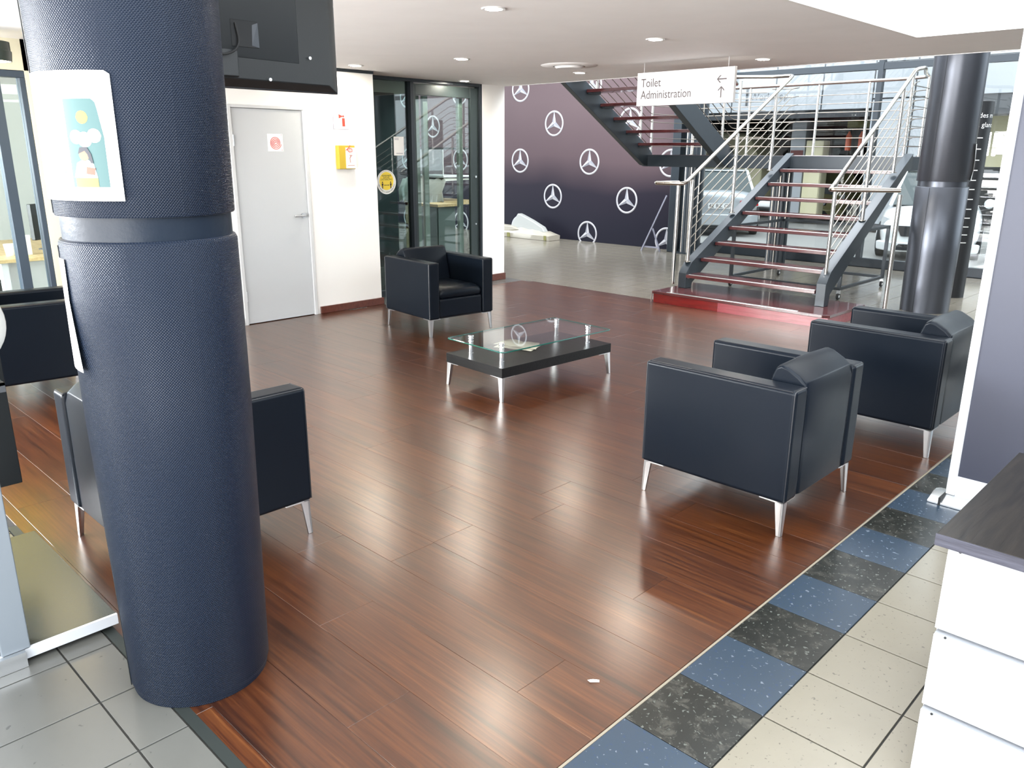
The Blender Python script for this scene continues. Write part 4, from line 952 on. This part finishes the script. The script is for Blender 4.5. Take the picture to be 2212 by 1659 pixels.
mk('bracket', B().box(-3.53, -3.40, .70, .745, .775, .785).box(-3.41, -3.40, .70, .745, .75, .785), M_ALU, ds)
rw = mk('display_ring', B().lathe([(.115, -.015), (.135, -.022), (.16, -.015), (.165, 0), (.16, .015), (.135, .022), (.115, .015), (.115, -.015)], (-3.38, .615, 1.02), 40, 'x'), mat('grey_speckled_plastic', (.50, .50, .48), .5, bump=.2), ds, smooth=True)

# ------------------------------------------------------------------ board on the right and drawer cabinet
rb = thing('display_board', (-.5, 4.1, 0), 'tall slate blue display board with white edge and metal foot rail, right edge', 'display board')
mk('panel', B().box(-.955, 1.2, 4.085, 4.105, .135, 2.3), M_BANNER, rb)
mk('lower_panel', B().box(-.955, 1.2, 4.082, 4.106, .035, .135), M_LACQ, rb, label='white strip along the bottom')
mk('edge_post', B().box(-.995, -.955, 4.075, 4.115, .035, 2.3), M_LACQ, rb, bevel=.003)
mk('foot_rail', B().prism([(3.995, .001), (4.20, .001), (4.20, .012), (4.12, .035), (4.075, .035), (3.995, .012)], lambda a, b_, c: (-1.05 + c, a, b_), 1.65), M_ALU, rb, bevel=.002)
mk('rail_joint', B().box(-1.0, -.99, 3.99, 4.205, .0, .038), M_RUBBER, rb)
cb = thing('drawer_cabinet', (-.1, 2.4, 0), 'glossy white three drawer cabinet under the dark worktop, lower right corner', 'cabinet')
CXL, CY0, CTZ = -.472, 2.045, .735
mk('carcass', B().box(CXL, .9, CY0 + .02, 2.75, 0, .70), M_LACQ, cb, bevel=.002)
for z0, z1 in ((.012, .222), (.240, .450), (.468, .690)):
    dr_ = mk('drawer', B().box(CXL, .9, CY0 - .0, CY0 + .018, z0, z1), M_LACQ, cb, bevel=.002)
    mk('finger_rail', B().box(CXL + .004, .9, CY0 - .008, CY0 + .016, z1 + .002, z1 + .010), mat('grey_rail', (.28, .29, .31), .4) if 'grey_rail' not in bpy.data.materials else bpy.data.materials['grey_rail'], dr_)
    mk('rail_end_pin', B().cyl((CXL + .03, CY0 - .009, z1 + .006), (CXL + .03, CY0 - .012, z1 + .006), .003, n=8), M_BLACKP, dr_)
wt = thing('worktop', (-.1, 2.4, .70), 'black brown wooden worktop lying on the white drawer cabinet', 'worktop')
mk('top', B().box(-.497, .95, 2.02, 2.80, .7035, .735), M_DESKW, wt, bevel=.002)
mk('edge_band', B().box(-.498, .95, 2.0175, 2.0205, .7035, .734), M_DESKE, wt)

# scrap of paper on the floor
tag(mk('paper_scrap', B().add([(-1.36, 1.755, .002), (-1.345, 1.750, .004), (-1.325, 1.772, .003), (-1.33, 1.778, .006), (-1.345, 1.764, .008)], [(0, 1, 2, 3, 4)]), M_PAPER), 'tiny curled white scrap lying on the wooden floor', 'scrap')

# ------------------------------------------------------------------ yard behind the glass
FY = 20
fa = struct(mk('wall_facade', B().box(-26, -12.6, FY, FY + .3, 0, 7).box(-12.6, -7.75, FY, FY + .3, 2.62, 7).box(-7.75, -5.9, FY, FY + .3, 0, 7).box(-5.9, 2, FY, FY + .3, 2.45, 7), M_JOINT))
def panels(x0, x1, z0, z1, dx, dz):
    nx = max(1, round((x1 - x0) / dx)); nz = max(1, round((z1 - z0) / dz))
    for i in range(nx):
        for j in range(nz):
            a = x0 + (x1 - x0) * i / nx; c = z0 + (z1 - z0) * j / nz
            mk('facade_panel', B().box(a + .018, a + (x1 - x0) / nx - .018, FY - .04, FY, c + .018, c + (z1 - z0) / nz - .018), M_FACW, fa)
panels(-12.6, -7.75, 2.63, 5.2, 1.2, .86); panels(-7.75, -5.9, 0, 2.85, .9, 2.85); panels(-7.75, -5.9, 2.85, 5.2, .92, .8); panels(-19.2, -12.6, 0, 5.2, 1.3, .87); panels(-5.9, 1.9, 2.85, 5.2, 1.3, .8)
mk('lintel', B().box(-12.6, -7.75, FY - .08, FY + .1, 2.46, 2.60), mat('dark_slate_lintel', (.02, .022, .026), .6), fa)
fo = lambda x, y_, d: (x - 10.86, FY - .045 - d, y_ + 2.93)
ww = thing('workshop_sign', (-11, FY - .05, 3), 'workshop lettering on the white facade across the yard', 'sign')
text('lettering', 'Workshop', .235, fo, mat('mid_grey_print', (.16, .16, .165), .5), ww, d=.006); mk('sign_bar', B().box(-10.98, -10.93, FY - .06, FY - .045, 2.80, 3.25), M_JOINT, ww)
wb = struct(mk('wall_workshop', B().box(-16.2, -6, 27, 27.2, 0, 3).box(-16.2, -16, FY + .3, 27, 0, 3).box(-6, -5.8, FY + .3, 27, 0, 3).box(-16.2, -5.8, FY + .3, 27, 3, 3.2), M_DARK))
struct(mk('wall_blocker_yard', B().box(-5.8, 6, 25, 25.2, -.2, 3), M_DARK))  # dark wall added to cover bright sky and darken the chairs' reflections
mk('yellow_cladding_panel', B().box(-5.8, -2.2, FY + 1, FY + 1.1, 1.35, 2.45), M_CREAM, fa, label='pale yellow cladding at the right')
# cars
def car(name, loc, rz, paint, label, L=4.4, Wd=1.76, H=1.42, boot=True, hood=None, plate='RZ', grille=False):
    t = thing(name, loc, label, 'car', rz)
    hw = Wd / 2
    # local: +x is the car's front
    st_ = [(-L / 2, .55, .92), (-L / 2 + .08, .82, .97), (-L / 2 + .5, .96, .99), (-L * .2, 1, .95), (L * .12, 1, .95), (L * .26, .99, .93), (L / 2 - .45, .95, .82), (L / 2 - .08, .86, .70), (L / 2, .62, .58)]
    if not boot: st_[0] = (-L / 2, .8, 1.0); st_[1] = (-L / 2 + .06, .9, 1.02)
    sec = lambda w_, zt: [(w_ * .80, .20), (w_ * .96, .28), (w_, .50), (w_ * .985, zt - .18), (w_ * .88, zt - .03), (w_ * .5, zt + .015), (0, zt + .03)]
    b = B(); rows = []
    for x, w_, zt in st_:
        s_ = sec(w_ * hw, zt); full = s_ + [(-a, c) for a, c in s_[-2::-1]]; rows.append(len(b.v)); b.v += [(x, a, c) for a, c in full]; m_ = len(full)
    for i in range(len(rows) - 1):
        for j in range(m_ - 1): a = rows[i] + j; c = rows[i + 1] + j; b.f.append((a, a + 1, c + 1, c))
        b.f.append((rows[i] + m_ - 1, rows[i], rows[i + 1], rows[i + 1] + m_ - 1))
    b.f.append(tuple(range(rows[0], rows[0] + m_))[::-1]); b.f.append(tuple(range(rows[-1], rows[-1] + m_)))
    mk('body', b, paint, t, world=False, sub=2)
    gx = [(-L / 2 + (.55 if boot else .05), .93, .84), (-L / 2 + (1.05 if boot else .35), H, .64), (.25, H + .01, .64), (L * .27, .93, .82)]
    b = B()
    for x, z, w_ in gx: b.v += [(x, -w_ * hw, z), (x, w_ * hw, z)]
    # glasshouse: side glass, front and rear screens
    sx0, sx1 = gx[0][0], gx[3][0]
    b.v += [(sx0, -.84 * hw, .93), (sx0, .84 * hw, .93)]
    b.f = [(0, 1, 3, 2), (2, 3, 5, 4), (4, 5, 7, 6), (0, 2, 4, 6), (7, 5, 3, 1)]
    mk('glasshouse', b, M_WINT, t, world=False, bevel=.03, seg=2)
    b = B(); x1, x2 = gx[1][0] - .03, gx[2][0] + .06
    b.box(x1, x2, -.63 * hw, .63 * hw, H - .015, H + .022); mk('roof', b, paint, t, world=False, bevel=.02, seg=2)
    pil = B()
    for s_ in (-1, 1):
        for a, c in ((0, 1), (3, 2), ): pil.tube([(gx[a][0], s_ * gx[a][2] * hw, gx[a][1]), (gx[c][0], s_ * gx[c][2] * hw, gx[c][1])], .035, 6)
        pil.tube([(-.15, s_ * .83 * hw, .94), (-.2, s_ * .645 * hw, H)], .03, 6)
    mk('window_pillar', pil, paint, t, world=False, smooth=True)
    for x in (-L / 2 + .78, L / 2 - .82):
        for s_ in (-1, 1):
            w_ = mk('wheel', B().lathe([(.0001, -.10), (.25, -.10), (.31, -.08), (.315, 0), (.31, .08), (.25, .10), (.0001, .10)], (x, s_ * (hw - .09), .315), 24, 'y'), M_RUBBER, t, world=False, smooth=True)
            mk('wheel_rim', B().lathe([(.0001, s_ * .085), (.05, s_ * .104), (.19, s_ * .102), (.21, s_ * .108), (.215, s_ * .09)], (x, s_ * (hw - .09), .315), 20, 'y'), M_ALU, w_, world=False, smooth=True)
    for s_ in (-1, 1):
        mk('tail_lamp', B().hexa([(-L / 2 - .01, s_ * .45 * hw, .66), (-L / 2 + .22, s_ * .965 * hw, .68), (-L / 2 + .2, s_ * .93 * hw, .86), (-L / 2 + .0, s_ * .5 * hw, .80)], [(-L / 2 + .06, s_ * .45 * hw, .66), (-L / 2 + .24, s_ * .9 * hw, .68), (-L / 2 + .24, s_ * .88 * hw, .86), (-L / 2 + .06, s_ * .5 * hw, .80)]), M_TAIL, t, world=False, bevel=.01)
        mk('headlamp', B().hexa([(L / 2 - .03, s_ * .48 * hw, .52), (L / 2 - .30, s_ * .93 * hw, .60), (L / 2 - .36, s_ * .90 * hw, .76), (L / 2 - .12, s_ * .52 * hw, .66)], [(L / 2 - .10, s_ * .48 * hw, .52), (L / 2 - .34, s_ * .86 * hw, .60), (L / 2 - .40, s_ * .84 * hw, .76), (L / 2 - .18, s_ * .52 * hw, .66)]), M_HEAD, t, world=False, bevel=.01)
        mk('side_mirror', B().lathe([(.0001, -.07), (.07, -.05), (.085, 0), (.06, .05), (.0001, .06)], (L * .2, s_ * (hw + .05), .98), 12, 'x'), paint, t, world=False, smooth=True)
    mk('rear_bumper', B().hexa([(-L / 2 - .04, -.80 * hw, .24), (-L / 2 - .04, .80 * hw, .24), (-L / 2 + .2, .98 * hw, .24), (-L / 2 + .2, -.98 * hw, .24)], [(-L / 2 - .05, -.80 * hw, .50), (-L / 2 - .05, .80 * hw, .50), (-L / 2 + .2, .99 * hw, .50), (-L / 2 + .2, -.99 * hw, .50)]), paint, t, world=False, bevel=.03)
    mk('rear_valance', B().box(-L / 2 - .03, -L / 2 + .3, -.75 * hw, .75 * hw, .16, .25), M_BLACKP, t, world=False, bevel=.02)
    mk('front_grille', B().hexa([(L / 2 + .02, -.48 * hw, .44), (L / 2 + .02, .48 * hw, .44), (L / 2 - .1, .55 * hw, .44), (L / 2 - .1, -.55 * hw, .44)], [(L / 2 + .0, -.60 * hw, .62), (L / 2 + .0, .60 * hw, .62), (L / 2 - .13, .62 * hw, .62), (L / 2 - .13, -.62 * hw, .62)]), M_BLACKG, t, world=False, bevel=.01)
    mk('front_bumper', B().hexa([(L / 2 - .0, -.70 * hw, .17), (L / 2 - .0, .70 * hw, .17), (L / 2 - .3, .98 * hw, .17), (L / 2 - .3, -.98 * hw, .17)], [(L / 2 + .03, -.70 * hw, .34), (L / 2 + .03, .70 * hw, .34), (L / 2 - .25, .99 * hw, .34), (L / 2 - .25, -.99 * hw, .34)]), paint, t, world=False, bevel=.03)
    mk('lower_intake', B().hexa([(L / 2 + .035, -.62 * hw, .20), (L / 2 + .035, .62 * hw, .20), (L / 2 - .1, .7 * hw, .20), (L / 2 - .1, -.7 * hw, .20)], [(L / 2 + .045, -.50 * hw, .31), (L / 2 + .045, .50 * hw, .31), (L / 2 - .1, .6 * hw, .31), (L / 2 - .1, -.6 * hw, .31)]), M_BLACKP, t, world=False, bevel=.01)
    np_ = mk('number_plate', B().box(-L / 2 - .028, -L / 2 - .018, -.26, .26, .68 - .06, .68 + .06), M_PAPER, t, world=False)
    return t
z0_ = -.2
sc_ = car('sedan', (-10.61, 18.40, z0_), math.radians(120), M_CARS, 'silver sedan parked tail first outside, seen through the left stair railing', hood=None)
text('plate_lettering', '42 RZ GP', .12, lambda x, y_, d: WM[sc_.name] @ Vector((-2.232, -(x), y_ + .64)), M_INK, sc_, 'CENTER')
oc = car('hatchback', (-9.6, 24.3, z0_), math.radians(-100), M_CARO, 'olive gold car with raised bonnet standing in the workshop bay', boot=False, L=4.2, H=1.45)
mk('bonnet', B().hexa([(1.0, -.75, .98), (1.0, .75, .98), (1.03, .75, .99), (1.03, -.75, .99)], [(1.9, -.70, 1.65), (1.9, .70, 1.65), (1.93, .70, 1.66), (1.93, -.70, 1.66)]), M_CARO, oc, world=False)
mk('engine_block', B().box(1.1, 1.9, -.5, .5, .7, .92), M_BLACKP, oc, world=False, bevel=.03)
car('compact_car', (-5.12, 16.80, z0_), math.radians(-74), M_CARW, 'white compact car outside, half hidden by the graphite pillar', boot=False, L=3.7, Wd=1.68, H=1.53)
# workshop contents
vn = thing('cream_van', (-11.9, 22.6, z0_), 'cream panel van in the workshop seen above the stair landing', 'van')
mk('body', B().prism([(-1.9, .3), (2.4, .3), (2.4, 1.3), (1.9, 2.15), (-1.9, 2.45)], lambda a, b_, c: (-13.7 + a, 21.7 + c, b_), 1.6), M_CREAM, vn, bevel=.1, seg=3)
mk('side_window', B().box(-13.0, -12.2, 21.68, 21.70, 1.25, 1.75), M_WINT, vn); mk('rear_grille', B().box(-14.4, -13.4, 21.66, 21.70, 2.0, 2.25), M_JOINT, vn)
for x in (-14.7, -12.3): mk('wheel', B().lathe([(.0001, -.1), (.34, -.1), (.36, 0), (.34, .1), (.0001, .1)], (x, 21.8, .34), 24, 'y'), M_RUBBER, vn, smooth=True)
wc = thing('workshop_cabinet', (-9.75, 21.2, z0_), 'white and cream equipment cabinet standing in the workshop bay', 'cabinet')
mk('body', B().box(-10.15, -9.75, 21.0, 21.4, 0, 2.45), M_FACW, wc, bevel=.02); mk('control_panel', B().box(-10.12, -9.78, 20.98, 21.0, 1.5, 1.7), M_REDPALE, wc)
mk('side_unit', B().box(-9.72, -9.25, 21.0, 21.4, 0, 1.95), M_CREAM, wc, bevel=.03); mk('door', B().box(-9.70, -9.27, 20.98, 21.0, .4, 1.6), M_CREAM, wc)
for k_, x in enumerate((-8.62, -8.30)):
    e = thing('fire_extinguisher', (x, 21.0, 1.75), ('left' if k_ == 0 else 'right') + ' one of two red fire extinguishers hanging in the workshop bay', 'fire extinguisher')
    mk('cylinder_body', B().lathe([(.0001, 1.70), (.07, 1.70), (.07, 2.05), (.03, 2.12), (.02, 2.16), (.0001, 2.16)], (x, 21.0, 0), 16), M_ORANGE, e, smooth=True); mk('valve', B().box(x - .03, x + .03, 20.97, 21.03, 2.16, 2.2), M_BLACKP, e)
    mk('hanging_bracket', B().box(x - .02, x + .02, 21.05, 21.1, 1.7, 2.2), M_BLACKP, e)
tag(mk('notice_board', B().box(-8.75, -8.2, 21.14, 21.2, 2.25, 2.42), M_YELPALE), 'small yellow notice above the fire extinguishers', 'sign')
bo = thing('steel_bollard', (-6.31, 15.9, z0_), 'stainless steel cylinder ashtray bollard beside the white car', 'bollard')
mk('tube', B().cyl((-6.31, 15.9, z0_), (-6.31, 15.9, .75), .09, n=20), M_STEEL, bo, smooth=True); mk('opening', B().box(-6.36, -6.27, 15.80, 15.82, .58, .66), M_BLACKP, bo)
